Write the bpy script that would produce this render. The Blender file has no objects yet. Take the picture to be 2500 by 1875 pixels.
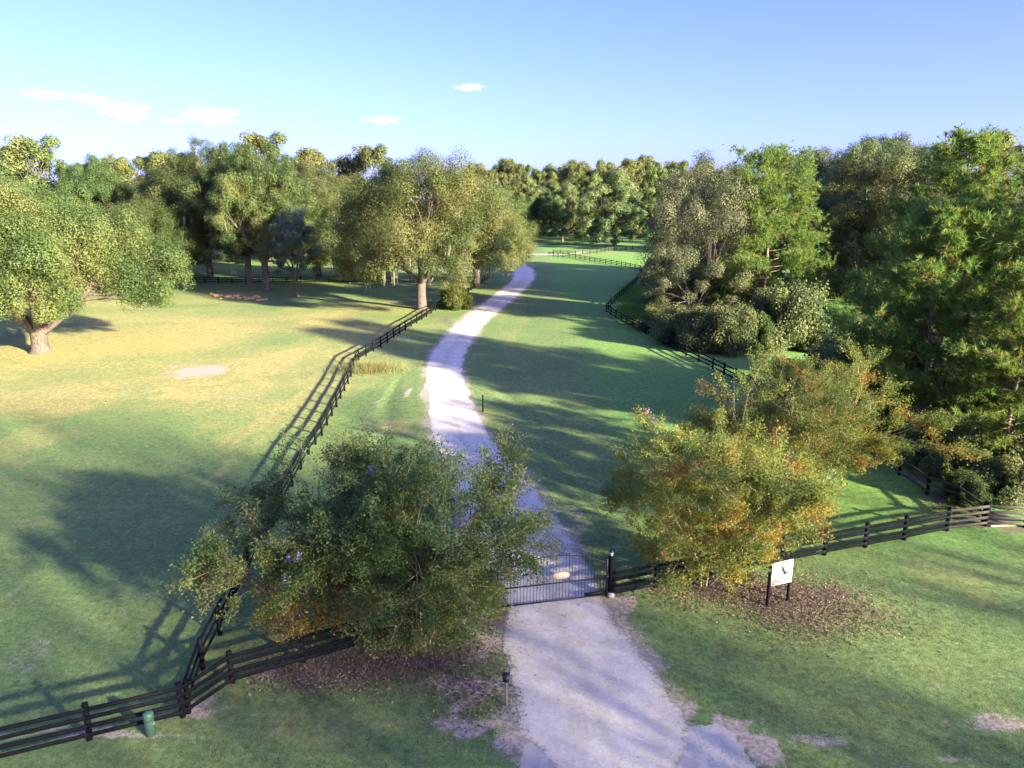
import bpy, math, random
import numpy as np
from mathutils import Vector, Matrix

# ------------------------------------------------------------------ camera, sky, sun, exposure
SC = bpy.context.scene
COL = SC.collection
CAM_H, PITCH, FPX = 17.8, math.radians(14.07), 1785.0
cam = bpy.data.cameras.new("camera")
cam.sensor_width = 36.0
cam.lens = FPX / 2500.0 * 36.0
cam.clip_start, cam.clip_end = 0.5, 9000.0
cam_o = bpy.data.objects.new("camera", cam)
cam_o.location = (0, 0, CAM_H)
cam_o.rotation_euler = (math.pi / 2 - PITCH, 0, 0)
COL.objects.link(cam_o)
SC.camera = cam_o

SUN_EL, SUN_AZ = math.radians(16.0), math.radians(128.5)      # azimuth clockwise from the view direction (+Y)
w = bpy.data.worlds.new("World")
SC.world = w
w.use_nodes = True
nt = w.node_tree
nt.nodes.clear()
wo = nt.nodes.new("ShaderNodeOutputWorld")
bg = nt.nodes.new("ShaderNodeBackground")
sky = nt.nodes.new("ShaderNodeTexSky")
sky.sky_type = 'NISHITA'
sky.sun_disc = False
sky.sun_elevation = SUN_EL
sky.sun_rotation = SUN_AZ
sky.altitude = 0
sky.air_density = 0.7
sky.dust_density = 1.5
sky.ozone_density = 4.0
bg.inputs[1].default_value = 0.15
# white balance of the whole sky, the same in every direction
sc_ = nt.nodes.new("ShaderNodeVectorMath"); sc_.operation = 'MULTIPLY'
sc_.inputs[1].default_value = (0.312, 0.248, 0.389)
nt.links.new(sky.outputs[0], sc_.inputs[0])
nt.links.new(sc_.outputs[0], bg.inputs[0])
nt.links.new(bg.outputs[0], wo.inputs[0])

sun = bpy.data.lights.new("sun", 'SUN')
sun.energy = 2.95
sun.angle = math.radians(1.3)
sun.color = (1.0, 0.87, 0.64)
sun_o = bpy.data.objects.new("sun", sun)
sd = Vector((math.sin(SUN_AZ) * math.cos(SUN_EL), math.cos(SUN_AZ) * math.cos(SUN_EL), math.sin(SUN_EL)))
sun_o.rotation_euler = sd.to_track_quat('Z', 'Y').to_euler()
sun_o.location = (60, -60, 60)
COL.objects.link(sun_o)

vs = SC.view_settings
vs.view_transform = 'Standard'
vs.look = 'None'
vs.exposure = 3.1
vs.gamma = 1.0
vs.use_curve_mapping = False
SC.cycles.max_bounces = 8
SC.cycles.transparent_max_bounces = 16
SC.cycles.volume_bounces = 8
SC.cycles.volume_step_rate = 1.0

# ------------------------------------------------------------------ helpers
rng = np.random.default_rng(7)


def at(px, py, z=0.0):
    """survey point: photograph pixel (2500 x 1875) carried to the height z in metres"""
    dx, dz = (px - 1250.0) / FPX, -(py - 937.5) / FPX
    f = math.cos(PITCH) + math.sin(PITCH) * dz
    u = -math.sin(PITCH) + math.cos(PITCH) * dz
    t = (z - CAM_H) / u
    return (dx * t, f * t)


def a2(px, py):
    """the same for the 2212-pixel wide view"""
    return at(px * 1.1302, py * 1.1302)


def screen_x(x, y, z=0):
    d = y * math.cos(PITCH) - (z - CAM_H) * math.sin(PITCH)
    return x / max(d, .1)


def norm(v):
    return v / np.maximum(np.linalg.norm(v, axis=-1, keepdims=True), 1e-9)


def smooth(a, b, x):
    t = np.clip((np.asarray(x, float) - a) / (b - a), 0, 1)
    return t * t * (3 - 2 * t)


def vnoise(x, y, seed=0):
    """smooth value noise, 0..1"""
    x = np.asarray(x, float); y = np.asarray(y, float)
    xi, yi = np.floor(x).astype(np.int64), np.floor(y).astype(np.int64)
    fx, fy = x - xi, y - yi
    fx, fy = fx * fx * (3 - 2 * fx), fy * fy * (3 - 2 * fy)

    def h(a, b):
        n = (a * 374761393 + b * 668265263 + seed * 974711) & 0xFFFFFFFF
        n = ((n ^ (n >> 13)) * 1274126177) & 0xFFFFFFFF
        return ((n ^ (n >> 16)) & 0xFFFF) / 65535.0
    return (h(xi, yi) * (1 - fx) + h(xi + 1, yi) * fx) * (1 - fy) + (h(xi, yi + 1) * (1 - fx) + h(xi + 1, yi + 1) * fx) * fy


def fbm(x, y, seed=0, n=4):
    s, a, t = 0, 1.0, 0
    for i in range(n):
        s = s + a * vnoise(x * 2 ** i, y * 2 ** i, seed + i * 17)
        t += a; a *= .55
    return s / t


def mesh_np(name, V, F, mat, col=None, shade=False):
    me = bpy.data.meshes.new(name)
    V = np.asarray(V, np.float32); F = np.asarray(F, np.int32)
    n, k = F.shape
    me.vertices.add(len(V)); me.vertices.foreach_set("co", V.ravel())
    me.loops.add(n * k); me.loops.foreach_set("vertex_index", F.ravel())
    me.polygons.add(n)
    me.polygons.foreach_set("loop_start", np.arange(n, dtype=np.int32) * k)
    if shade:
        me.polygons.foreach_set("use_smooth", np.ones(n, bool))
    if col is not None:
        at_ = me.attributes.new("tint", 'FLOAT_COLOR', 'POINT')
        c = np.ones((len(V), 4), np.float32); c[:, :col.shape[1]] = col
        at_.data.foreach_set("color", c.ravel())
    me.update(calc_edges=True)
    if mat: me.materials.append(mat)
    return me


def obj(name, me, parent=None, loc=None):
    o = bpy.data.objects.new(name, me)
    COL.objects.link(o)
    if parent is not None: o.parent = parent
    if loc is not None: o.location = loc
    return o


def tag(o, label=None, cat=None, group=None, kind=None):
    if label: o["label"] = label
    if cat: o["category"] = cat
    if group: o["group"] = group
    if kind: o["kind"] = kind
    return o


def thing(name, label, cat, loc=(0, 0, 0), rz=0.0, group=None):
    o = bpy.data.objects.new(name, None)
    o.empty_display_size = .5
    COL.objects.link(o)
    o.location = loc; o.rotation_euler = (0, 0, rz)
    return tag(o, label, cat, group)


def dup(root, loc, rz, label, group=None, scale=(1, 1, 1)):
    r = root.copy(); COL.objects.link(r)
    r.location = loc; r.rotation_euler = (0, 0, rz); r.scale = scale
    r["label"] = label
    if group: r["group"] = group
    elif "group" in r: del r["group"]
    for ch in root.children:
        c = ch.copy(); COL.objects.link(c); c.parent = r
        for g in ch.children:
            d = g.copy(); COL.objects.link(d); d.parent = c
    return r


def box(sx, sy, sz, z0=0.0, bev=0.0):
    """box as arrays, centred in x and y, from z0 to z0 + sz; a chamfered top when bev > 0"""
    if bev <= 0:
        V = np.array([(x, y, z) for z in (z0, z0 + sz) for x, y in ((-sx / 2, -sy / 2), (sx / 2, -sy / 2), (sx / 2, sy / 2), (-sx / 2, sy / 2))])
        F = np.array([(0, 3, 2, 1), (4, 5, 6, 7), (0, 1, 5, 4), (1, 2, 6, 5), (2, 3, 7, 6), (3, 0, 4, 7)])
        return V, F
    V = []
    for z, k in ((z0, 0), (z0 + sz - bev, 0), (z0 + sz, bev)):
        V += [(x, y, z) for x, y in ((-sx / 2 + k, -sy / 2 + k), (sx / 2 - k, -sy / 2 + k), (sx / 2 - k, sy / 2 - k), (-sx / 2 + k, sy / 2 - k))]
    F = [(0, 3, 2, 1), (8, 9, 10, 11)]
    for a in (0, 4):
        for i in range(4):
            j = (i + 1) % 4
            F.append((a + i, a + j, a + 4 + j, a + 4 + i))
    return np.array(V), np.array(F)


def join(parts):
    Vs, Fs, o = [], [], 0
    for V, F in parts:
        Vs.append(np.asarray(V)); Fs.append(np.asarray(F) + o); o += len(V)
    return np.concatenate(Vs), np.concatenate(Fs)


def tube(P, R, k=6):
    P = np.asarray(P, float); R = np.asarray(R, float)
    n = len(P)
    T = norm(np.gradient(P, axis=0))
    ref = np.array([0., 0., 1.]) if abs(T[:, 2].mean()) < .8 else np.array([1., 0., 0.])
    A = norm(np.cross(T, ref)); B = np.cross(T, A)
    a = np.linspace(0, 2 * np.pi, k, endpoint=False)
    V = P[:, None] + R[:, None, None] * (np.cos(a)[None, :, None] * A[:, None] + np.sin(a)[None, :, None] * B[:, None])
    i = np.arange(n - 1)[:, None]; j = np.arange(k)[None]
    F = np.stack([i * k + j, i * k + (j + 1) % k, (i + 1) * k + (j + 1) % k, (i + 1) * k + j], -1).reshape(-1, 4)
    return V.reshape(-1, 3), F


def lathe(prof, k=20):
    prof = np.asarray(prof, float)
    a = np.linspace(0, 2 * np.pi, k, endpoint=False)
    V = np.stack([prof[:, None, 0] * np.cos(a), prof[:, None, 0] * np.sin(a), np.repeat(prof[:, 1:2], k, 1)], -1).reshape(-1, 3)
    i = np.arange(len(prof) - 1)[:, None]; j = np.arange(k)[None]
    F = np.stack([i * k + j, i * k + (j + 1) % k, (i + 1) * k + (j + 1) % k, (i + 1) * k + j], -1).reshape(-1, 4)
    return V, F


def curve(p0, p1, bend, n=6, droop=0.0, r=rng):
    """bent polyline from p0 to p1"""
    p0, p1 = np.asarray(p0, float), np.asarray(p1, float)
    t = np.linspace(0, 1, n)[:, None]
    L = np.linalg.norm(p1 - p0)
    m = (p0 + p1) / 2 + r.normal(0, bend * L, 3) + np.array([0, 0, droop * L])
    return (1 - t) ** 2 * p0 + 2 * t * (1 - t) * m + t ** 2 * p1


def cards(P, N, size, aspect, r, jitter=.35):
    """leaf-shaped quads at P with normals N"""
    n = len(P)
    N = norm(N)
    q = norm(r.normal(size=(n, 3)))
    A = norm(np.cross(N, q)); B = np.cross(N, A)
    s = (size * (1 + jitter * r.uniform(-1, 1, n)))[:, None]
    tip = .18 * s * N * r.uniform(-1, 1, (n, 1))
    V = np.stack([P - A * s * .5, P - B * s * aspect * .5 + tip, P + A * s * .5, P + B * s * aspect * .5 - tip], 1).reshape(-1, 3)
    F = np.arange(4 * n).reshape(n, 4)
    return V, F


def leaf_tris(P, N, size, r):
    """pointed leaf-spray triangles at P, roughly facing N"""
    n = len(P)
    N = norm(N)
    A = norm(np.cross(N, norm(r.normal(size=(n, 3))))); B = np.cross(N, A)
    s = (size * r.uniform(.6, 1.35, n))[:, None]
    q = r.uniform(.35, .6, (n, 1))
    V = np.stack([P - A * s * .55, P + A * s * .35 - B * s * q, P + A * s * .45 + B * s * q * .8 + N * s * r.uniform(-.2, .2, (n, 1))], 1).reshape(-1, 3)
    return V, np.arange(3 * n).reshape(n, 3)


# ------------------------------------------------------------------ materials
def mat_new(name):
    m = bpy.data.materials.new(name)
    m.use_nodes = True
    m.node_tree.nodes.clear()
    return m, m.node_tree


class G:
    """small node-graph writer"""
    def __init__(s, nt): s.nt = nt
    def n(s, t, **kw):
        x = s.nt.nodes.new(t)
        for k, v in kw.items(): setattr(x, k, v)
        return x
    def put(s, sock, v):
        if isinstance(v, bpy.types.NodeSocket): s.nt.links.new(v, sock)
        elif v is not None: sock.default_value = v
    def math(s, op, a, b=None, c=None, clamp=False):
        x = s.n("ShaderNodeMath", operation=op); x.use_clamp = clamp
        s.put(x.inputs[0], a)
        if b is not None: s.put(x.inputs[1], b)
        if c is not None: s.put(x.inputs[2], c)
        return x.outputs[0]
    def mix(s, f, a, b, blend='MIX'):
        x = s.n("ShaderNodeMix", data_type='RGBA', blend_type=blend)
        s.put(x.inputs[0], f); s.put(x.inputs[6], a); s.put(x.inputs[7], b)
        return x.outputs[2]
    def noise(s, vec, scale, detail=3, rough=.55, dist=0.0):
        x = s.n("ShaderNodeTexNoise")
        s.put(x.inputs['Vector'], vec); x.inputs['Scale'].default_value = scale
        x.inputs['Detail'].default_value = detail; x.inputs['Roughness'].default_value = rough
        x.inputs['Distortion'].default_value = dist
        return x.outputs[0]
    def ramp(s, v, lo, hi):
        x = s.n("ShaderNodeMapRange", interpolation_type='SMOOTHSTEP')
        s.put(x.inputs[0], v); x.inputs[1].default_value = lo; x.inputs[2].default_value = hi
        return x.outputs[0]
    def lerp(s, v, lo, hi, a, b):
        x = s.n("ShaderNodeMapRange")
        s.put(x.inputs[0], v)
        for i, q in enumerate((lo, hi, a, b)): x.inputs[1 + i].default_value = q
        return x.outputs[0]
    def pos(s): return s.n("ShaderNodeNewGeometry").outputs['Position']
    def objco(s): return s.n("ShaderNodeTexCoord").outputs['Object']
    def attr(s, name):
        x = s.n("ShaderNodeAttribute"); x.attribute_name = name
        return x
    def scale(s, vec, v):
        x = s.n("ShaderNodeVectorMath", operation='MULTIPLY'); s.put(x.inputs[0], vec); x.inputs[1].default_value = v
        return x.outputs[0]
    def hsv(s, c, h=.5, sat=1., val=1.):
        x = s.n("ShaderNodeHueSaturation")
        s.put(x.inputs['Color'], c); s.put(x.inputs['Hue'], h); s.put(x.inputs['Saturation'], sat); s.put(x.inputs['Value'], val)
        return x.outputs[0]
    def bump(s, h, strength, dist):
        x = s.n("ShaderNodeBump"); x.inputs['Strength'].default_value = strength; x.inputs['Distance'].default_value = dist
        s.put(x.inputs['Height'], h)
        return x.outputs[0]
    def out(s, shader, vol=None):
        o = s.n("ShaderNodeOutputMaterial")
        if shader is not None: s.nt.links.new(shader, o.inputs[0])
        if vol is not None: s.nt.links.new(vol, o.inputs[1])
    def bsdf(s, color, rough=.8, normal=None, spec=.3, metal=0.0):
        x = s.n("ShaderNodeBsdfPrincipled")
        s.put(x.inputs['Base Color'], color); s.put(x.inputs['Roughness'], rough)
        x.inputs['Specular IOR Level'].default_value = spec; x.inputs['Metallic'].default_value = metal
        if normal is not None: s.put(x.inputs['Normal'], normal)
        return x.outputs[0]


def C(r, g, b): return (r, g, b, 1.0)


def plain(name, c, rough=.7, var=.25, scale=6.0, spec=.3, metal=0.0, bump=.15):
    m, t = mat_new(name); g = G(t)
    p = g.objco()
    n = g.noise(p, scale, 5)
    n2 = g.noise(p, scale * 9, 2)
    v = g.math('ADD', g.lerp(n, .3, .7, 1 - var, 1 + var), g.lerp(n2, .3, .7, -.08, .08))
    g.out(g.bsdf(g.hsv(C(*c), val=v), rough, g.bump(n2, bump, .02), spec, metal))
    return m


def leaf_mat(name, sat=1.0, transl=.35, hue_var=.02, val_var=.18):
    m, t = mat_new(name); g = G(t)
    a = g.attr("tint").outputs['Color']
    rnd = g.n("ShaderNodeObjectInfo").outputs['Random']
    c = g.hsv(a, h=g.lerp(rnd, 0, 1, .5 - hue_var, .5 + hue_var), sat=sat, val=g.lerp(rnd, 0, 1, 1 - val_var, 1 + val_var))
    d = g.bsdf(c, .55, spec=.25)
    tr = g.n("ShaderNodeBsdfTranslucent")
    g.put(tr.inputs[0], g.hsv(c, h=.485, sat=1.1, val=1.15))
    mx = g.n("ShaderNodeMixShader"); mx.inputs[0].default_value = transl
    t.links.new(d, mx.inputs[1]); t.links.new(tr.outputs[0], mx.inputs[2])
    g.out(mx.outputs[0])
    return m


def bark_mat(name, c, c2, scale=3.0):
    m, t = mat_new(name); g = G(t)
    p = g.objco()
    s = g.scale(p, (1, 1, .22))
    n = g.noise(s, scale * 3, 6, .65, .4)
    n2 = g.noise(p, scale * .4, 3)
    col = g.mix(g.ramp(n, .35, .65), C(*c), C(*c2))
    col = g.mix(g.math('MULTIPLY', g.ramp(n2, .5, .7), .5), col, C(.20, .19, .15))
    g.out(g.bsdf(col, .9, g.bump(n, .8, .05), .15))
    return m


M = {}
M['oak_leaf'] = leaf_mat("oak_leaves")
M['pine_leaf'] = leaf_mat("pine_needles", transl=.45)
M['crape_leaf'] = leaf_mat("crape_leaves", transl=.40, hue_var=.005, val_var=.06)
M['grass_blade'] = leaf_mat("grass_blades", transl=.35, hue_var=0, val_var=0)
M['moss'] = leaf_mat("hanging_moss", transl=.35, hue_var=.005, val_var=.08)
M['oak_bark'] = bark_mat("oak_bark", (.07, .056, .046), (.18, .145, .115))
M['pine_bark'] = bark_mat("pine_bark", (.11, .075, .055), (.30, .22, .17))
M['crape_bark'] = bark_mat("crape_bark", (.30, .22, .15), (.46, .36, .26), 2.0)
M['litter'] = leaf_mat("fallen_leaves", transl=.1, hue_var=0, val_var=0)
M['black_paint'] = plain("black_fence_paint", (.008, .009, .012), .8, .5, 3.0, .1)
M['old_board'] = plain("weathered_board", (.075, .074, .056), .9, .5, 4.0, .1)
M['iron'] = plain("black_iron", (.013, .013, .014), .45, .3, 8.0, .5)
M['concrete'] = plain("concrete", (.30, .29, .26), .9, .2, 8.0, .2)
M['cream'] = plain("cream_plate", (.50, .43, .31), .6, .08, 6.0)
M['sign_face'] = plain("sign_face", (.72, .72, .64), .5, .05, 3.0)
M['ink'] = plain("sign_ink", (.02, .022, .028), .6, .2, 9.0)
M['green_plastic'] = plain("green_plastic", (.045, .105, .075), .5, .12, 5.0, .4)
M['dark_plastic'] = plain("dark_plastic", (.02, .024, .035), .4, .25, 9.0, .5)
M['post_wood'] = plain("grey_wood", (.20, .18, .13), .9, .3, 9.0, .15)
M['glass'] = plain("frosted_lamp_glass", (.75, .76, .78), .25, .05, 9.0, .5)
M['pale_wood'] = plain("pale_pole", (.52, .38, .30), .8, .25, 5.0, .2)
M['stone'] = plain("orange_stone", (.62, .34, .17), .9, .3, 1.6, .15)
M['petal'] = leaf_mat("lilac_petals", transl=.4, hue_var=.01, val_var=.05)

# ------------------------------------------------------------------ driveway line
DR = [  # left and right edges in the 2212-pixel view
    (1730, 1225, 1440), (1680, 1215, 1452), (1640, 1198, 1468), (1605, 1150, 1476), (1575, 1122, 1484), (1550, 1119, 1488), (1500, 1112, 1440), (1450, 1098, 1408), (1400, 1085, 1375), (1350, 1082, 1340), (1300, 1095, 1305),
    (1240, 1060, 1275), (1180, 1025, 1240), (1100, 990, 1190), (1050, 975, 1150), (1000, 955, 1102), (950, 938, 1064), (900, 927, 1034), (850, 919, 1010), (800, 920, 1000),
    (760, 933, 1004), (720, 964, 1031), (700, 985, 1048), (680, 1010, 1068), (660, 1036, 1093), (640, 1063, 1117), (620, 1090, 1140),
    (604, 1107, 1154), (590, 1111, 1156), (580, 1106, 1150), (571, 1093, 1132)]
Lp = np.array([a2(l, y) for y, l, r in DR]); Rp = np.array([a2(r, y) for y, l, r in DR])
ext = [a2(1078, 562), a2(1062, 556), a2(1090, 551), a2(1150, 549.5), a2(1215, 549.5), a2(1260, 546)]
for e in ext:
    e = np.array(e)
    prev = (Lp[-1] + Rp[-1]) / 2
    d = norm(e - prev); nrm = np.array([-d[1], d[0]])
    Lp = np.vstack([Lp, e + nrm * 2.3]); Rp = np.vstack([Rp, e - nrm * 2.3])


def resample(P, step):
    d = np.r_[0, np.cumsum(np.linalg.norm(np.diff(P, axis=0), axis=1))]
    n = max(2, int(d[-1] / step))
    t = np.linspace(0, d[-1], n)
    return np.stack([np.interp(t, d, P[:, i]) for i in range(P.shape[1])], 1)


def chaikin(P, it=2):
    for _ in range(it):
        Q = np.empty((2 * (len(P) - 1), P.shape[1]))
        Q[0::2] = .75 * P[:-1] + .25 * P[1:]; Q[1::2] = .25 * P[:-1] + .75 * P[1:]
        P = np.vstack([P[:1], Q, P[-1:]])
    return P


LR = resample(chaikin(np.hstack([Lp, Rp]), 3), .30)
DL, DRt = LR[:, :2], LR[:, 2:]
DC, DW = (DL + DRt) / 2, np.linalg.norm(DL - DRt, axis=1) / 2


def drive_dist(x, y):
    """distance past the edge of the driveway (negative inside)"""
    x = np.asarray(x, float).ravel(); y = np.asarray(y, float).ravel()
    best = np.full(len(x), 1e9)
    S = DC[::3]; W = DW[::3]
    for i in range(0, len(x), 20000):
        d = np.hypot(x[i:i + 20000, None] - S[None, :, 0], y[i:i + 20000, None] - S[None, :, 1]) - W[None]
        best[i:i + 20000] = d.min(1)
    return best


# ------------------------------------------------------------------ ground
def height(x, y):
    x = np.asarray(x, float); y = np.asarray(y, float)
    sh = x.shape
    h = .34 * (fbm(x / 16, y / 11, 3, 3) - .5) * smooth(40, 75, y)
    dd = drive_dist(x, y).reshape(sh)
    k = smooth(1.0, 7.0, dd)
    # shallow swale beside the driveway on the lawn side
    sw = np.exp(-((dd - 3.6) / .9) ** 2) * smooth(36, 44, y) * (1 - smooth(70, 90, y)) * (x > -12)
    return h * k - .16 * sw


def hz(x, y): return float(height(np.array([x]), np.array([y]))[0])


def spread(lo, hi, fine_lo, fine_hi, fine, coarse_growth=1.12):
    a = list(np.arange(fine_lo, fine_hi + 1e-6, fine))
    s, v = fine, fine_hi
    while v < hi: s *= coarse_growth; v += s; a.append(v)
    s, v = fine, fine_lo
    while v > lo: s *= coarse_growth; v -= s; a.insert(0, v)
    return np.array(a)


gx = spread(-3200, 3200, -34, 34, .36, 1.09)
gy = spread(-400, 4200, 16, 60, .36, 1.06)
X, Y = np.meshgrid(gx, gy)
Z = height(X, Y)


def blob(px, py, rx, ry, k=1.13):
    """soft patch on the ground: centre and radii in the 2212-pixel view"""
    cx, cy = a2(px, py)
    ex = abs(a2(px + rx, py)[0] - cx)
    ey = max(abs(a2(px, py - ry)[1] - cy), abs(a2(px, py + ry)[1] - cy)) * .8
    n = fbm(X / (ex * .5), Y / (ey * .5), int(px + py) % 97, 4) - .5
    return np.clip(1.25 - np.sqrt(((X - cx) / ex) ** 2 + ((Y - cy) / ey) ** 2) + n * 2.2, 0, 1)


DD = drive_dist(X, Y).reshape(X.shape)
sand = np.zeros_like(X)
for b, k in (((430, 800, 95, 22), 1.0), ((530, 855, 60, 24), .38), ((330, 665, 45, 6), .6), ((480, 690, 60, 6), .35), ((320, 1280, 70, 30), .42), ((230, 1330, 60, 26), .35),
             ((60, 1000, 60, 16), .4), ((350, 1420, 60, 25), .4), ((60, 1420, 70, 60), .45), ((300, 1250, 50, 12), .5), ((170, 1010, 50, 10), .3),
             ((1020, 1490, 110, 55), 1.0), ((1060, 1370, 60, 60), 1.0), ((1030, 1570, 80, 26), .95), ((960, 1560, 70, 24), .8), ((1095, 1600, 34, 60), 1.0),
             ((1350, 1300, 40, 30), 1.0), ((1400, 1440, 60, 60), .8), ((1470, 1530, 50, 44), .85), ((1600, 1600, 90, 60), 1.0), ((1640, 1630, 60, 50), .9), ((1780, 1600, 110, 20), .75), ((1950, 1650, 130, 14), 1.0), ((2150, 1560, 150, 36), .65), ((2020, 1480, 120, 30), .5),
             ((2060, 1640, 90, 12), .6), ((1570, 1430, 10, 7), .6), ((815, 870, 12, 20), .6), ((880, 850, 8, 14), .9), ((990, 690, 60, 14), .5), ((880, 730, 26, 10), .6),
             ((2000, 1170, 90, 12), .5), ((1240, 1120, 40, 60), .5), ((1340, 1180, 40, 12), .6), ((200, 1590, 220, 22), .75), ((420, 1530, 110, 30), .8), ((560, 1450, 60, 30), .6),
             ((1400, 740, 60, 12), .5), ((1480, 785, 40, 10), .5)):
    sand = np.maximum(sand, blob(*b) * k)
sand = np.maximum(sand, np.clip(1.0 - DD / 1.5, 0, 1) * (.62 + 1.1 * (fbm(X / 2.6, Y / 2.6, 41, 4) - .45)))
dry = .16 * np.ones_like(X)
for b, k in (((250, 750, 520, 75), .95), ((600, 780, 220, 75), 1.0), ((430, 830, 220, 50), .9), ((120, 860, 260, 60), .9), ((620, 880, 60, 90), .8), ((700, 690, 160, 30), .8), ((60, 950, 120, 60), .5), ((760, 1150, 200, 200), .35),
             ((450, 640, 200, 10), .6), ((850, 920, 60, 30), .75), ((830, 790, 60, 16), .8), ((200, 1120, 300, 60), .3), ((1100, 660, 40, 60), .4), ((1050, 900, 40, 30), .5),
             ((1750, 1330, 300, 70), .45), ((2100, 1250, 160, 70), .35), ((700, 1560, 300, 60), .35), ((1480, 1510, 40, 40), .6)):
    dry = np.maximum(dry, blob(*b) * k)
reg = smooth(52, 66, Y + .25 * (X + 30)) * (1 - smooth(130, 142, Y)) * smooth(-13, -17, X)
dry = np.maximum(dry, reg * (.26 + 1.25 * (fbm(X / 10, Y / 8, 77, 4) - .30)))
dry = np.maximum(dry, .32 * blob(1320, 549, 90, 8))
mulch = np.zeros_like(X)
for b, k in (((880, 1430, 190, 45), .95), ((700, 1450, 170, 50), .9), ((1010, 1390, 60, 60), .7), ((1560, 1275, 200, 36), 1.0), ((1720, 1290, 130, 50), .95), ((1720, 1360, 120, 40), .5), ((1880, 1330, 90, 50), .4),
             ((1330, 1290, 30, 20), .7), ((2040, 1080, 70, 30), .9), ((2130, 1120, 90, 26), .9), ((1990, 1030, 50, 20), .8), ((960, 690, 60, 20), .9), ((1010, 650, 60, 14), .9), ((700, 625, 140, 12), .45),
             ((540, 642, 70, 4), .7), ((1340, 1360, 20, 60), .6), ((2180, 1145, 60, 20), .7), ((420, 1310, 60, 80), .35), ((1060, 1620, 20, 20), .6), ((1000, 1590, 60, 30), .4),
             ((1560, 760, 140, 20), .6), ((2000, 900, 160, 120), .8)):
    mulch = np.maximum(mulch, blob(*b) * k)
lush = smooth(4, 9, X - .02 * Y) * .95 * smooth(33, 37, Y) + .5 * np.clip(blob(1350, 560, 60, 14) + blob(1370, 650, 60, 40) + blob(700, 580, 300, 14), 0, 1)
mask = np.stack([sand, dry, mulch, lush], -1).reshape(-1, 4)
V = np.stack([X, Y, Z], -1).reshape(-1, 3)
ny, nx = X.shape
i = np.arange(ny - 1)[:, None] * nx + np.arange(nx - 1)[None]
F = np.stack([i, i + 1, i + nx + 1, i + nx], -1).reshape(-1, 4)


def grass_colour(g, p, msk):
    sep = g.n("ShaderNodeSeparateColor"); g.put(sep.inputs[0], msk.outputs['Color'])
    sa, dr, mu = sep.outputs
    lu = msk.outputs['Alpha']
    big = g.noise(p, .11, 4)
    mid = g.noise(p, .55, 4, .6)
    fine = g.noise(p, 5.0, 4, .7)
    blade = g.noise(p, 24.0, 2, .7)
    c = g.mix(g.ramp(big, .35, .65), C(.105, .215, .072), C(.150, .250, .080))
    c = g.mix(g.math('MULTIPLY', lu, .75), c, C(.125, .335, .064))
    c = g.mix(g.math('MULTIPLY', g.ramp(mid, .52, .72), .45), c, C(.125, .155, .040))
    c = g.mix(g.math('MULTIPLY', g.ramp(g.noise(p, 3.1, 5, .75), .54, .68), .55), c, C(.26, .25, .17))
    dfac = g.math('MULTIPLY', dr, g.lerp(g.math('ADD', g.math('MULTIPLY', mid, .6), g.math('MULTIPLY', fine, .4)), .35, .62, .7, 1.35), clamp=True)
    c = g.mix(dfac, c, g.mix(g.ramp(fine, .4, .6), C(.40, .345, .16), C(.33, .325, .095)))
    v = g.math('MULTIPLY', g.lerp(g.noise(p, 1.9, 5, .75), .3, .7, .70, 1.32), g.math('MULTIPLY', g.lerp(fine, .3, .7, .66, 1.36), g.lerp(blade, .3, .7, .55, 1.5)))
    c = g.hsv(c, val=v)
    mfac = g.ramp(g.math('ADD', mu, g.math('MULTIPLY', g.math('SUBTRACT', g.noise(p, 1.7, 5, .7), .5), 1.1)), .38, .72)
    mcol = g.mix(g.ramp(blade, .4, .62), C(.115, .090, .070), C(.28, .225, .18))
    mcol = g.mix(g.math('MULTIPLY', g.ramp(g.noise(p, 11.0, 2), .58, .66), .7), mcol, C(.36, .28, .22))
    c = g.mix(g.math('MULTIPLY', mfac, .9), c, mcol)
    sfac = g.ramp(g.math('ADD', g.math('MULTIPLY', sa, 1.25), g.math('MULTIPLY', g.math('SUBTRACT', g.math('ADD', g.math('MULTIPLY', g.noise(p, 1.4, 6, .75), .6), g.math('MULTIPLY', g.noise(p, 12.0, 3, .7), .4)), .5), 2.6)), .45, .95)
    scol = g.mix(g.ramp(fine, .35, .65), C(.33, .27, .20), C(.60, .52, .41))
    c = g.mix(sfac, c, g.hsv(scol, val=g.lerp(blade, .3, .7, .8, 1.15)))
    return c, g.math('ADD', g.math('MULTIPLY', fine, .5), blade)


m, t = mat_new("grass_ground"); g = G(t)
p = g.pos()
c, h = grass_colour(g, p, g.attr("tint"))
g.out(g.bsdf(c, .95, g.bump(h, .55, .06), .12))
M['ground'] = m
tag(obj("ground", mesh_np("ground", V, F, m, mask, True)), kind="structure")

# driveway sheet
NA = 15
u = np.linspace(-1, 1, NA)
along = np.r_[0, np.cumsum(np.linalg.norm(np.diff(DC, axis=0), axis=1))]
jl = (fbm(along / 2.4, along * 0 + 3, 5, 5) - .5) * .7; jr = (fbm(along / 2.4, along * 0 + 9, 6, 5) - .5) * .7
sd_ = norm(DRt - DL)
A_ = DL + sd_ * jl[:, None]; B_ = DRt + sd_ * jr[:, None]
uu = (u + 1) / 2
VV = A_[:, None] * (1 - uu)[None, :, None] + B_[:, None] * uu[None, :, None]
zz = .018 * (1 - np.abs(u)[None] ** 6) + .008 + 0 * VV[..., 0]
V = np.concatenate([VV, zz[..., None]], -1).reshape(-1, 3)
i = np.arange(len(DC) - 1)[:, None] * NA + np.arange(NA - 1)[None]
F = np.stack([i, i + 1, i + NA + 1, i + NA], -1).reshape(-1, 4)
dc = np.stack([np.abs(u)[None] + 0 * VV[..., 0], (along[:, None] / 400) + 0 * VV[..., 0], u[None] * .5 + .5 + 0 * VV[..., 0]], -1).reshape(-1, 3)
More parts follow.
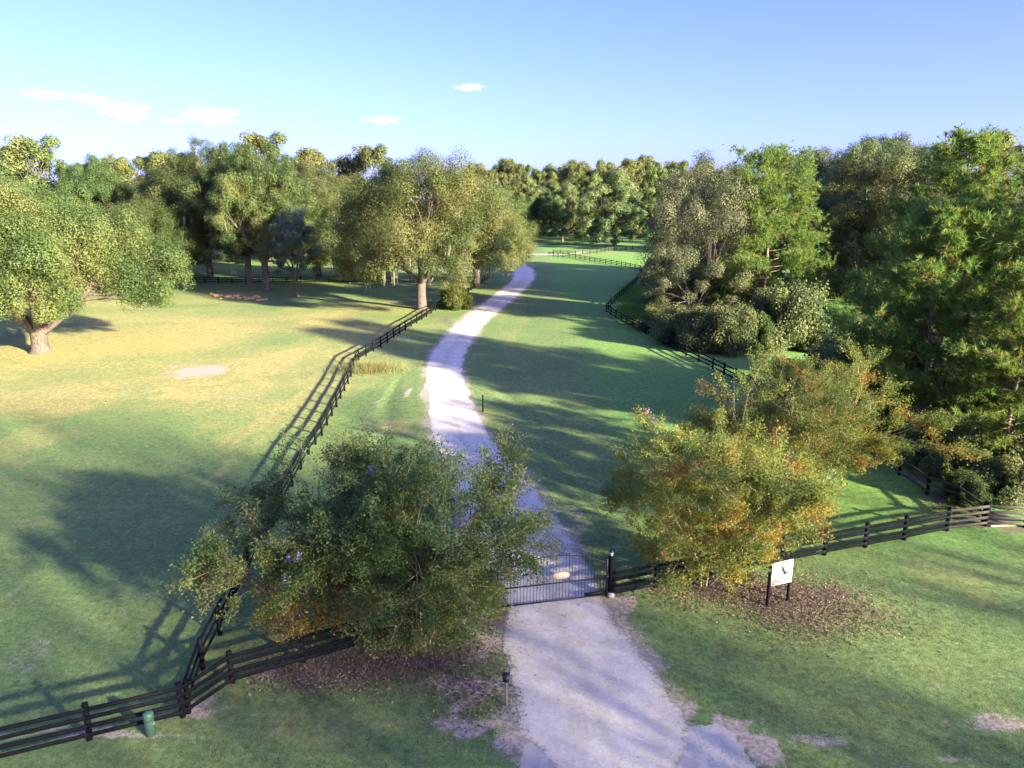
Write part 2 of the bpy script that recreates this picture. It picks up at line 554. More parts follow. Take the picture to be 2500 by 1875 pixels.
m, t = mat_new("limestone_gravel"); g = G(t)
p = g.pos()
a = g.attr("tint"); sep = g.n("ShaderNodeSeparateColor"); g.put(sep.inputs[0], a.outputs['Color'])
n1 = g.noise(p, .7, 4); n2 = g.noise(p, 4.5, 5, .7); n3 = g.noise(p, 28, 2, .7)
c = g.mix(g.ramp(n1, .35, .65), C(.68, .615, .48), C(.82, .765, .62))
c = g.hsv(c, val=g.math('MULTIPLY', g.lerp(n2, .3, .7, .86, 1.1), g.lerp(n3, .3, .7, .82, 1.14)))
track = g.math('ABSOLUTE', g.math('SUBTRACT', sep.outputs[0], .48))
c = g.mix(g.math('MULTIPLY', g.ramp(track, .22, .02), .16), c, C(.86, .80, .71))
c = g.mix(g.math('MULTIPLY', g.ramp(g.math('ADD', g.math('SUBTRACT', .12, sep.outputs[0]), g.math('MULTIPLY', g.math('SUBTRACT', n1, .5), .5)), -.05, .18), .34), c, C(.42, .385, .30))
lit = g.ramp(g.math('ADD', g.noise(p, 1.1, 4, .7), g.math('MULTIPLY', g.noise(p, 14, 2), .35)), .80, .90)
c = g.mix(g.math('MULTIPLY', lit, .55), c, C(.20, .15, .11))
edge = g.ramp(g.math('ADD', sep.outputs[0], g.math('MULTIPLY', g.math('SUBTRACT', n2, .5), .9)), .86, 1.08)
c = g.mix(g.math('MULTIPLY', edge, .7), c, g.mix(n3, C(.18, .15, .10), C(.16, .19, .08)))
g.out(g.bsdf(c, .95, g.bump(g.math('ADD', n2, n3), .4, .05), .12))
tag(obj("driveway", mesh_np("driveway", V, F, m, dc, True)), kind="structure")

# road apron at the mouth of the driveway
ap = [a2(1120, 1760), a2(1138, 1640), a2(1146, 1608), a2(1300, 1592), a2(1470, 1574), a2(1552, 1563), a2(1590, 1592), a2(1628, 1640), a2(1720, 1760)]
ap = np.array(ap); cen = np.array(a2(1390, 1640))
ring = resample(np.vstack([ap, ap[:1]]), .22)[:-1]
rd = norm(ring - cen)
ring = ring + rd * ((fbm(ring[:, 0] / .8, ring[:, 1] / .8, 33, 4) - .5) * .9)[:, None]
n = len(ring); k = np.arange(n)
inner = cen + (ring - cen) * .82
V = np.vstack([np.c_[ring, np.full(n, .003)], np.c_[inner, np.full(n, .0035)], [[cen[0], cen[1], .0035]]])
F = np.concatenate([np.c_[k, (k + 1) % n, (k + 1) % n + n], np.c_[k, (k + 1) % n + n, k + n], np.c_[k + n, (k + 1) % n + n, np.full(n, 2 * n)]])
edge_ = np.concatenate([np.zeros(n), np.ones(n), [1.0]])[:, None] * np.ones((1, 3))
m, t = mat_new("dusty_asphalt"); g = G(t)
p = g.pos()
n1 = g.noise(p, .8, 4, .6, .6); n2 = g.noise(p, 6, 4, .7); n3 = g.noise(p, 40, 2)
f = g.ramp(g.math('ADD', n1, g.math('MULTIPLY', g.math('SUBTRACT', n2, .5), .5)), .36, .62)
c = g.mix(f, C(.62, .58, .52), C(.40, .395, .39))
ed = g.ramp(g.math('ADD', g.attr('tint').outputs['Fac'], g.math('MULTIPLY', g.math('SUBTRACT', n2, .5), 1.1)), .25, .8)
c = g.mix(ed, C(.58, .52, .43), c)
c = g.hsv(c, val=g.math('MULTIPLY', g.lerp(n2, .3, .7, .88, 1.1), g.lerp(n3, .3, .7, .9, 1.1)))
g.out(g.bsdf(c, .9, g.bump(n3, .3, .02), .2))
tag(obj("road_apron", mesh_np("road_apron", V, F, m, edge_)), kind="structure")

# ------------------------------------------------------------------ fences
RAIL_V, RAIL_F = box(1.0, .038, .15, -.075)
RAIL = {k: mesh_np("rail_board", RAIL_V, RAIL_F, M[k]) for k in ('black_paint', 'old_board')}
POST = {}


def post_mesh(hh, wd, mk):
    key = (round(hh, 2), round(wd, 2), mk)
    if key not in POST:
        Vp, Fp = box(wd, wd, hh + .35, -.35, .02)
        POST[key] = mesh_np("fence_post", Vp, Fp, M[mk])
    return POST[key]


def fence(name, label, pts, rails, H, step=2.9, side=1, old=(), pd=.15, old_x=None):
    P = np.array(pts, float)
    # posts at even spacing, corners kept
    posts = [P[0]]
    for a, b in zip(P[:-1], P[1:]):
        L = np.linalg.norm(b - a); n = max(1, round(L / step))
        posts += [a + (b - a) * (i + 1) / n for i in range(n)]
    posts = np.array(posts)
    f = thing(name, label, "fence", (posts[0, 0], posts[0, 1], 0))
    o0 = posts[0]
    tops = []
    for i, q in enumerate(posts):
        zb = hz(*q)
        po = obj("fence_post", post_mesh(H, pd, 'black_paint'), f, (q[0] - o0[0], q[1] - o0[1], zb))
        dd = posts[min(i + 1, len(posts) - 1)] - posts[max(i - 1, 0)]
        po.rotation_euler = (rng.normal(0, .012), rng.normal(0, .012), math.atan2(dd[1], dd[0]))
        po.scale = (1, 1, 1 + rng.normal(0, .012))
        tops.append(zb)
    for i in range(len(posts) - 1):
        a, b = posts[i], posts[i + 1]
        d = b - a; L = np.linalg.norm(d); nr = np.array([-d[1], d[0]]) / L * side * (pd / 2 + .02)
        for k in range(rails):
            zc = H * (.10 + .84 * (k + .35) / (rails - .35)) + rng.normal(0, .008)
            dz = tops[i + 1] - tops[i]
            r = obj("rail_board", RAIL['old_board' if (i in old or (old_x and (a + b)[0] / 2 > old_x)) else 'black_paint'], f,
                    ((a + b)[0] / 2 + nr[0] - o0[0], (a + b)[1] / 2 + nr[1] - o0[1], zc + (tops[i] + tops[i + 1]) / 2))
            r.scale = (L + .02, 1, 1)
            r.rotation_euler = (0, -math.atan2(dz, L) + rng.normal(0, .003), math.atan2(d[1], d[0]))
    return f


CORN = at(447, 1750)
d0 = np.array(at(220, 1805)) - np.array(CORN)
GATE_L = np.array(at(1205, 1490))
GATE_R = np.array(at(1489, 1456))
fence("board_fence", "black four-board fence in the near left corner, running behind the green bushes",
      [tuple(np.array(CORN) + d0 * 4), at(220, 1805), CORN, at(568, 1668), tuple(GATE_L + np.array((-.35, -.05)))], 4, 1.42, 2.7, side=-1, pd=.17)
fence("board_fence", "long black three-board fence winding up the left side of the driveway to the moss-hung oak",
      [(CORN[0] + .12, CORN[1] + .2), at(496, 1634), at(573, 1477), at(636, 1343), at(690, 1235), at(754, 1109), at(786, 1062), at(822, 993), at(850, 936), at(876, 879), at(894, 867),
       at(946, 836), at(990, 807), at(1030, 781), at(1073, 752), at(1120, 728), at(1165, 702), at(1195, 678), at(1195, 655)], 3, 1.36, 2.9, side=1)
fence("board_fence", "level black three-board fence across the far side of the left meadow, behind the oak trunks",
      [at(250, 693), at(500, 691), at(700, 690), at(905, 688.6), at(1160, 686)], 3, 1.36, 2.88, side=-1)
fence("board_fence", "black four-board fence running right from the gate behind the yellowing bush and the sign",
      [tuple(GATE_R + np.array((.12, .0))), at(1800, 1395), at(2207, 1318), at(2311, 1296), at(2405, 1284), at(2600, 1292)], 4, 1.42, 2.7, side=-1, old_x=at(2311, 1296)[0], pd=.17)
fence("board_fence", "black three-board fence with a sharp bend between the lawn and the right-hand wood",
      [(at(2405, 1284)[0], at(2405, 1284)[1] + .25), at(2337, 1233), at(2263, 1208), at(2195, 1160), at(2080, 1085), at(1900, 985), at(1740, 900), at(1675, 870), at(1613, 838), at(1577, 817.6), at(1530, 793), at(1480, 760.6),
       at(1506, 733), at(1544, 699), at(1571, 670), at(1562, 659), at(1506, 648), at(1452, 639.5), at(1405, 632), at(1374, 628.5), at(1340, 625)], 3, 1.40, 3.0, side=1, old=(0, 1, 2, 3, 4))
fence("board_fence", "sunlit brown-looking fence between the two far paddocks, above the bright yellow grass",
      [at(1350, 619), at(1405, 622), at(1457, 617.8), at(1486, 613), at(1528, 609.6), at(1590, 606)], 3, 1.36, 3.6, old=range(60))
fence("board_fence", "farthest dark fence in the shade of the big spreading oak beyond the paddocks",
      [at(1340, 600), at(1384, 599), at(1441, 597), at(1471, 592), at(1520, 588)], 3, 1.36, 4.0)

# ------------------------------------------------------------------ gate, posts, sign, small things
gd = GATE_R - GATE_L; GL = float(np.linalg.norm(gd)); ga = math.atan2(gd[1], gd[0])
gate = thing("driveway_gate", "black iron driveway gate with arched top and slim pickets, closed across the gravel", "gate", (GATE_L[0], GATE_L[1], 0), ga)
x0, x1 = .22, GL - .22


def arch(x):
    return 1.86 + .62 * math.sin(math.pi * (x - x0) / (x1 - x0)) ** .85 if x0 < x < x1 else 1.86


xs = np.linspace(x0, x1, 24)
Vr, Fr = tube([(x, 0, arch(x) - .12) for x in xs], [.025] * 24, 6)
obj("top_rail", mesh_np("top_rail", Vr, Fr, M['iron']), gate)
for zc in (.98, .10):
    Vr, Fr = box(x1 - x0, .05, .05)
    o = obj("cross_rail", mesh_np("cross_rail", Vr + [(x0 + x1) / 2, 0, zc], Fr, M['iron']), gate)
for x in (x0 - .03, x1 + .03):
    Vr, Fr = box(.07, .07, 1.90, .05, .012)
    obj("gate_stile", mesh_np("gate_stile", Vr + [x, 0, 0], Fr, M['iron']), gate)
np_ = 33
pick = {}
for i in range(np_):
    x = x0 + (x1 - x0) * (i + .7) / (np_ + .4)
    h_ = arch(x) + .03
    Vr, Fr = lathe([(0, .10), (.011, .10), (.011, h_ - .1), (.022, h_ - .075), (.016, h_ - .045), (0, h_ + .02)], 6)
    obj("picket", mesh_np("picket", Vr, Fr, M['iron']), gate, (x, .0 if i % 1 == 0 else 0, 0))
# cream plate: an oblong with a scalloped rim
xm = x0 + (x1 - x0) * .57
a = np.linspace(0, 2 * np.pi, 48, endpoint=False)
rr = 1 + .07 * np.cos(a * 12)
ring = np.c_[.40 * rr * np.sign(np.cos(a)) * np.abs(np.cos(a)) ** .6, .165 * rr * np.sign(np.sin(a)) * np.abs(np.sin(a)) ** .7]
V = np.vstack([np.c_[ring[:, 0] + xm, np.full(48, -.045), ring[:, 1] + 1.36], np.c_[ring[:, 0] + xm, np.full(48, -.02), ring[:, 1] + 1.36], [[xm, -.048, 1.36]], [[xm, -.02, 1.36]]])
k = np.arange(48)
F = np.concatenate([np.c_[k, (k + 1) % 48, np.full(48, 96)], np.c_[(k + 1) % 48, k, k + 48], np.c_[(k + 1) % 48, k + 48, (k + 1) % 48 + 48], np.c_[(k + 1) % 48 + 48, k + 48, np.full(48, 97)]])
obj("name_plate", mesh_np("name_plate", V, F, M['cream']), gate)
Vr, Fr = box(.16, .09, .10, 1.02)
obj("latch", mesh_np("latch", Vr + [x1 + .02, -.06, 0], Fr, M['iron']), gate)
Vr, Fr = box(1.0, .09, .12, .16)
obj("lower_brace", mesh_np("lower_brace", Vr + [x1 - .5, .06, 0], Fr, M['iron']), gate)


def gate_post(q, label):
    gp = thing("gate_post", label, "gate post", (q[0], q[1], 0), ga)
    Vr, Fr = box(.30, .30, .34, -.1, .03)
    obj("footing", mesh_np("footing", Vr, Fr, M['concrete']), gp)
    Vr, Fr = box(.22, .22, 1.82, .22, .03)
    obj("shaft", mesh_np("shaft", Vr, Fr, M['black_paint']), gp)
    lamp = thing("post_lamp", "small black lantern on top of the gate post " + ("nearest the sign" if q[0] > 3 else "hidden among the leaves"), "lamp", (q[0], q[1], 2.04), ga)
    Vr, Fr = box(.17, .17, .03, 0)
    obj("lamp_base", mesh_np("lamp_base", Vr, Fr, M['iron']), lamp)
    Vr, Fr = lathe([(0, .03), (.055, .03), (.075, .22), (0, .22)], 6)
    obj("lamp_glass", mesh_np("lamp_glass", Vr, Fr, M['glass']), lamp)
    Vr, Fr = lathe([(.115, .215), (.12, .235), (.05, .30), (.02, .33), (0, .35)], 6)
    obj("lamp_cap", mesh_np("lamp_cap", Vr, Fr, M['iron']), lamp)
    return gp


gate_post(GATE_R + (gd / GL) * .02, "square black gate post where the gate meets the right-hand fence, on a pale footing")
gate_post(GATE_L - (gd / GL) * .02, "square black gate post at the bush end of the gate, mostly hidden by leaves")

# property sign
s0, s1 = np.array(at(1875, 1481)), np.array(at(1925, 1469))
sdir = s1 - s0; sl = float(np.linalg.norm(sdir)); sang = math.atan2(sdir[1], sdir[0])
sg = thing("sign_board", "white sign board with dark writing on two black posts, under the yellowing bush", "sign", (s0[0], s0[1], 0), sang)
for x in (0, sl):
    Vr, Fr = box(.10, .10, 2.3, -.3, .01)
    obj("sign_post", mesh_np("sign_post", Vr + [x, .07, 0], Fr, M['black_paint']), sg)
PW, PH, PZ = 1.16, 1.12, 1.02
pm = sl / 2 + .03
Vr, Fr = box(PW, .035, PH, PZ)
face = obj("sign_panel", mesh_np("sign_panel", Vr + [pm, 0, 0], Fr, M['sign_face']), sg)
Vp = []
for (xx, zz_, ww, hh) in ((pm, PZ, PW, .02), (pm, PZ + PH - .02, PW, .02), (pm - PW / 2 + .01, PZ, .02, PH), (pm + PW / 2 - .01, PZ, .02, PH)):
    v, f = box(ww, .006, hh, zz_); Vp.append((v + [xx, -.022, 0], f))
Vr, Fr = join(Vp)
obj("panel_trim", mesh_np("panel_trim", Vr, Fr, M['sign_face']), sg)
r_ = np.random.default_rng(3)


def ink_bar(xx, zz_, ww, hh):
    v, f = box(ww, .004, hh, zz_)
    return v + [xx, -.021, 0], f


def text_obj(body, size, x, z, name="lettering", mk='ink', parent=None):
    cu = bpy.data.curves.new(name, 'FONT')
    cu.body = body; cu.size = size; cu.extrude = .001; cu.align_x = 'LEFT'
    cu.materials.append(M[mk])
    tmp = bpy.data.objects.new(name, cu)
    o = bpy.data.objects.new(name, bpy.data.meshes.new_from_object(tmp)); COL.objects.link(o)
    bpy.data.objects.remove(tmp)
    o.parent = parent; o.location = (x, -.0215, z); o.rotation_euler = (math.pi / 2, 0, 0)
    return o


# headline letters, the row of large letters and the emblem, as far as they can be made out
text_obj("ries", .24, pm + .10, PZ + .88, parent=sg)
text_obj("I  U", .22, pm - .40, PZ + .42, parent=sg)
em = [ink_bar(pm + .04, PZ + .64, .14, .18), ink_bar(pm + .12, PZ + .56, .16, .11), ink_bar(pm + .19, PZ + .45, .26, .11), ink_bar(pm - .02, PZ + .78, .12, .09), ink_bar(pm + .30, PZ + .51, .08, .07)]
Vr, Fr = join(em)
Vr = Vr + 0
obj("emblem", mesh_np("emblem", Vr, Fr, M['ink']), sg)
ln = []
for row, (xa, wtot, hh) in enumerate(((-.22, .42, .034), (-.22, .42, .040), (-.42, .90, .032), (-.32, .74, .030))):
    x = xa
    zz_ = PZ + .36 - row * .072
    while x < xa + wtot:
        ww = r_.uniform(.03, .10)
        ln.append(ink_bar(pm + x + ww / 2, zz_, ww, hh)); x += ww + r_.uniform(.012, .03)
Vr, Fr = join(ln)
tag(obj("small_print", mesh_np("small_print", Vr, Fr, M['ink']), sg), kind="stuff")

# utility pedestal
q = at(368, 1793)
pe = thing("utility_pedestal", "round green utility pedestal with domed lid standing before the near fence", "utility box", (q[0], q[1], 0))
Vr, Fr = lathe([(0, -.1), (.165, -.1), (.165, .62), (.16, .64)], 28)
obj("pedestal_body", mesh_np("pedestal_body", Vr, Fr, M['green_plastic'], shade=False), pe)
Vr, Fr = lathe([(.16, .60), (.178, .60), (.178, .80), (.165, .855), (.12, .895), (.06, .91), (0, .915)], 28)
obj("pedestal_lid", mesh_np("pedestal_lid", Vr, Fr, M['green_plastic'], shade=True), pe)
Vr, Fr = box(.02, .05, .12, .40)
obj("hasp", mesh_np("hasp", Vr + [.175, -.02, 0], Fr, M['concrete']), pe)

# keypad
q = at(1236, 1722)
kp = thing("keypad_post", "dark keypad box on a thin grey wooden post at the edge of the gravel", "keypad", (q[0], q[1], 0), -.15)
Vr, Fr = box(.09, .09, 1.35, -.3, .01)
obj("post", mesh_np("post", Vr, Fr, M['post_wood']), kp)
Vr, Fr = box(.21, .16, .27, 1.02, .03)
obj("keypad_box", mesh_np("keypad_box", Vr + [0, -.02, 0], Fr, M['dark_plastic']), kp)
Vr, Fr = box(.26, .22, .03, 1.292)
obj("hood", mesh_np("hood", Vr + [0, -.03, 0], Fr, M['dark_plastic']), kp)
Vr, Fr = box(.13, .012, .16, 1.06)
obj("key_panel", mesh_np("key_panel", Vr + [0, -.108, 0], Fr, M['iron']), kp)

# marker post on the lawn
q = at(1179, 1006)
mk_ = thing("marker_post", "slim black post standing alone on the lawn beside the driveway bend", "post", (q[0], q[1], hz(*q)))
Vr, Fr = box(.13, .13, 1.75, -.25, .02)
obj("shaft", mesh_np("shaft", Vr, Fr, M['black_paint']), mk_)
Vr, Fr = box(.16, .16, .05, 1.5, .02)
obj("cap", mesh_np("cap", Vr, Fr, M['iron']), mk_)

# pale pole lying along the right-hand fence
q0, q1 = np.array(at(2418, 1287)), np.array(at(2560, 1279))
Vr, Fr = tube(curve((q0[0], q0[1], .07), (q1[0], q1[1], .10), .01, 8), np.linspace(.05, .06, 8), 8)
tag(obj("fallen_pole", mesh_np("fallen_pole", Vr, Fr, M['pale_wood'], shade=True)), "pale pole lying on the ground at the foot of the right-hand fence", "pole")

# low line of stones in the meadow
st = thing("stone_row", "low line of orange stones lying in the sunlit left meadow before the oaks", "stones", (*a2(515, 641), 0))
c0 = np.array(a2(515, 641))
STV = []
for s in range(4):
    r_ = np.random.default_rng(40 + s)
    bv, bf = lathe([(0, -.3), (.8, -.2), (1, .1), (.75, .6), (.3, .8), (0, .82)], 7)
    STV.append(mesh_np("stone", bv * (1 + r_.normal(0, .13, bv.shape)), bf, M['stone']))
for i in range(30):
    f = i / 29
    q = np.array(a2(456 + f * 118 + rng.normal(0, 2), 638 + f * 8 + rng.normal(0, 2.4)))
    s = rng.uniform(.28, .62)
    o = obj("stone", STV[i % 4], st, (q[0] - c0[0], q[1] - c0[1], hz(*q) + .02))
    o.scale = (s * 1.3, s, s * .8); o.rotation_euler = (0, 0, rng.uniform(0, 6))

# ------------------------------------------------------------------ trees
def leaf_tints(n, pal, wts, r, P=None, patch=.0, pseed=0, k=4):
    pal = np.array(pal)
    wts = np.array(wts, float); wts /= wts.sum()
    if P is not None and patch > 0:
        # neighbouring leaves tend to the same colour
        q = .78 * vnoise(P[:, 0] / patch + 50, P[:, 2] / patch + P[:, 1] / patch * .7 + 50, pseed) + .22 * r.random(n)
        q = np.clip((q - .2) / .6, 0, .9999)
        idx = np.searchsorted(np.cumsum(wts), q)
        idx = np.clip(idx, 0, len(pal) - 1)
    else:
        idx = r.choice(len(pal), n, p=wts)
    c = pal[idx] * np.exp(r.normal(0, .11, (n, 1)))
    return np.repeat(c, k, 0)


OAK_PAL = [(.070, .115, .035), (.102, .152, .044), (.135, .175, .052), (.175, .192, .064)]
DARK_PAL = [(.085, .125, .050), (.120, .160, .060), (.165, .190, .068)]
GREY_PAL = [(.100, .125, .062), (.135, .155, .074), (.180, .185, .092)]
LIME_PAL = [(.105, .155, .042), (.135, .180, .050), (.170, .200, .056)]
FAR_PAL = [(.095, .130, .040), (.135, .165, .050), (.180, .195, .062)]


def oak_mesh(seed, R, H, trunk_h, ncl, nleaf, card, pal=OAK_PAL, low=.28, tr=.75, limbs=6, moss=0, elmin=-.55, fk=.8, lr=1.0, lob=.3, puff=1.0, zf=.35):
    r = np.random.default_rng(seed)
    zc = trunk_h + (H - trunk_h) * low
    # clump centres over an uneven dome
    lobes = r.uniform(0, 2 * np.pi, 5); amp = r.uniform(-lob, lob, 5)
    Cn, Rc = [], []
    tries = 0
    while len(Cn) < ncl and tries < 6000:
        tries += 1
        az = r.uniform(0, 2 * np.pi); el = math.asin(r.uniform(elmin, 1.0))
        k = 1 + sum(amp[j] * math.cos((j + 1) * az + lobes[j]) for j in range(5)) * .45 * math.cos(el) ** .6
        rad = r.uniform(.70, 1.0) ** .6 if r.random() < .85 else r.uniform(.3, .65)
        x = R * .86 * rad * k * math.cos(el) * math.cos(az); y = R * .86 * rad * k * math.cos(el) * math.sin(az)
        z = zc + (H * .90 - zc) * rad * math.sin(el) * (1 + .22 * amp[0] / max(lob, .01) * math.cos(az + lobes[1])) if el > 0 else zc + (zc - trunk_h * .72) * rad * math.sin(el) * 2.0
        rc = R * r.uniform(.13, .24) * (1 if el > -.1 else .75)
        if any((x - c[0]) ** 2 + (y - c[1]) ** 2 + (1.4 * (z - c[2])) ** 2 < (.55 * (rc + q)) ** 2 for c, q in zip(Cn, Rc)): continue
        Cn.append((x, y, z)); Rc.append(rc)
    Cn = np.array(Cn); Rc = np.array(Rc)
    # sub-clumps
    ns = 9
    d = norm(r.normal(size=(len(Cn), ns, 3)) + [0, 0, .35])
    S = Cn[:, None] + d * (Rc[:, None, None] * r.uniform(.55, .95, (len(Cn), ns, 1))) * [1, 1, .72]
    Sr = Rc[:, None] * r.uniform(.34, .64, (len(Cn), ns)) * puff * 1.18
    S = S.reshape(-1, 3); Sr = Sr.ravel()
    parent_c = np.repeat(Cn, ns, 0)
    pr = Sr ** 2 / (Sr ** 2).sum()
    idx = r.choice(len(S), nleaf, p=pr)
    dd = norm(r.normal(size=(nleaf, 3)) + [0, 0, .25])
    rad = r.uniform(.25, 1.0, nleaf) ** .45 * (1 + .12 * r.normal(size=nleaf))
    P = S[idx] + dd * (Sr[idx] * rad)[:, None] * [1.1, 1.1, .85]
    N = dd * .9 + norm(P - parent_c[idx]) * .6 + r.normal(0, .36, (nleaf, 3)) + [0, 0, .25]
    top = np.percentile(P[:, 2], 99.5); wide = np.percentile(np.hypot(P[:, 0], P[:, 1]), 97)
    kz, kr = (H - zc) / (top - zc), R / wide

    def fit(Q):
        Q = Q.copy(); Q[:, :2] *= kr
        Q[:, 2] = np.where(Q[:, 2] > zc, zc + (Q[:, 2] - zc) * kz, Q[:, 2]); return Q
    P, Cn, S = fit(P), fit(Cn), fit(S)
    P[:, 2] = np.maximum(P[:, 2], trunk_h * zf + .3 + .25 * r.random(nleaf))
    Vl, Fl = leaf_tris(P, N, card, r)
    tint = leaf_tints(nleaf, pal, [1] * len(pal), r, P, R * .35, seed, 3)
    crown = mesh_np("crown", Vl, Fl, M['oak_leaf'], tint)
    # trunk and limbs
    fork = np.array([0, 0, trunk_h * fk])
    tp = np.array([(0, 0, -.5), (0, 0, 0), (.02, 0, .4), (.06, .03, trunk_h * .4 * fk / .8), fork])
    Vt, Ft = tube(tp, np.array([1.7, 1.45, 1.12, .98, .95]) * tr, 12)
    trunk = mesh_np("trunk", Vt, Ft, M['oak_bark'], shade=True)
    az0 = r.uniform(0, 6.28)
    LB = []
    groups = [[] for _ in range(limbs)]
    caz = np.arctan2(Cn[:, 1], Cn[:, 0])
    for ci in range(len(Cn)):
        if Cn[ci, 2] > zc + (H - zc) * .55 and np.hypot(*Cn[ci, :2]) < R * .45:
            groups[int(r.integers(0, limbs))].append(ci) if limbs < 3 else groups[ci % limbs].append(ci)
        else:
            dz = (caz[ci] - az0 - np.arange(limbs) * 6.283 / limbs + np.pi) % (2 * np.pi) - np.pi
            groups[int(np.abs(dz).argmin())].append(ci)
    limb_me = []
    for gi, gr in enumerate(groups):
        if not gr: continue
        cm = Cn[gr].mean(0)
        end = fork + (cm - fork) * .92 + [0, 0, -R * .05]
        main = curve(fork - [0, 0, trunk_h * .12], end, .05, 9, -.06 + .10 * r.random(), r)
        rl = tr * r.uniform(.42, .6) * lr
        parts = [tube(main, np.linspace(rl, rl * .35, 9), 7)]
        for ci in gr:
            k = np.linalg.norm(main - Cn[ci], axis=1).argmin()
            k = min(max(2, k - 1 - int(r.integers(0, 3))), 8)
            br = curve(main[k], Cn[ci], .10, 6, .05, r)
            parts.append(tube(br, np.linspace(rl * .22, .03, 6), 5))
            sidx = np.arange(ci * ns, ci * ns + ns)
            for s in sidx[::3]:
                parts.append(tube(curve(br[4], S[s], .1, 4, 0, r), np.linspace(.05, .02, 4), 4))
        Vb, Fb = join(parts)
        limb_me.append(mesh_np("limb", Vb, Fb, M['oak_bark'], shade=True))
    moss_me = None
    if moss:
        lowc = np.argsort(Cn[:, 2])[:max(6, len(Cn) // 2)]
        Pm = []
        for _ in range(moss):
            ci = r.choice(lowc)
            q = Cn[ci] + r.normal(0, .5, 3) * Rc[ci] * [1, 1, .3] - [0, 0, Rc[ci] * .45]
            L = r.uniform(.6, 2.6); wd = r.uniform(.05, .16)
            for s in range(5):
                a = r.uniform(0, 6.28); o = r.normal(0, .18, 3) * [1, 1, .4]
                Pm.append((q + o, L * r.uniform(.5, 1), wd, a))
        Vm, Fm = [], []
        for q, L, wd, a in Pm:
            ax = np.array([math.cos(a), math.sin(a), 0]) * wd
            o = len(Vm)
            sw = r.normal(0, .08, 2)
            Vm += [q - ax, q + ax, q + ax * .8 + [sw[0], sw[1], -L * .55], q - ax * .8 + [sw[0], sw[1], -L * .55], q + [sw[0] * 2, sw[1] * 2, -L] + ax * .1, q + [sw[0] * 2, sw[1] * 2, -L] - ax * .1]
            Fm += [(o, o + 1, o + 2, o + 3), (o + 3, o + 2, o + 4, o + 5)]
        Vm = np.array(Vm)
        tm = np.tile(np.array([[.21, .20, .135]]), (len(Vm), 1)) * np.exp(r.normal(0, .12, (len(Vm), 1)))
        moss_me = mesh_np("spanish_moss", Vm, np.array(Fm), M['moss'], tm)
    return dict(crown=crown, trunk=trunk, limbs=limb_me, moss=moss_me)


def plant_oak(d, x, y, label, rz=0.0, s=1.0, group=None, name="oak_tree", cat="tree", sz=None, merge=False):
    t = thing(name, label, cat, (x, y, hz(x, y)), rz, group)
    t.scale = (s, s, sz or s)
    obj("trunk", d['trunk'], t)
    for l in d['limbs']: obj("limb", l, t)
    obj("crown", d['crown'], t)
    if d['moss']: tag(obj("spanish_moss", d['moss'], t), kind="stuff")
    return t


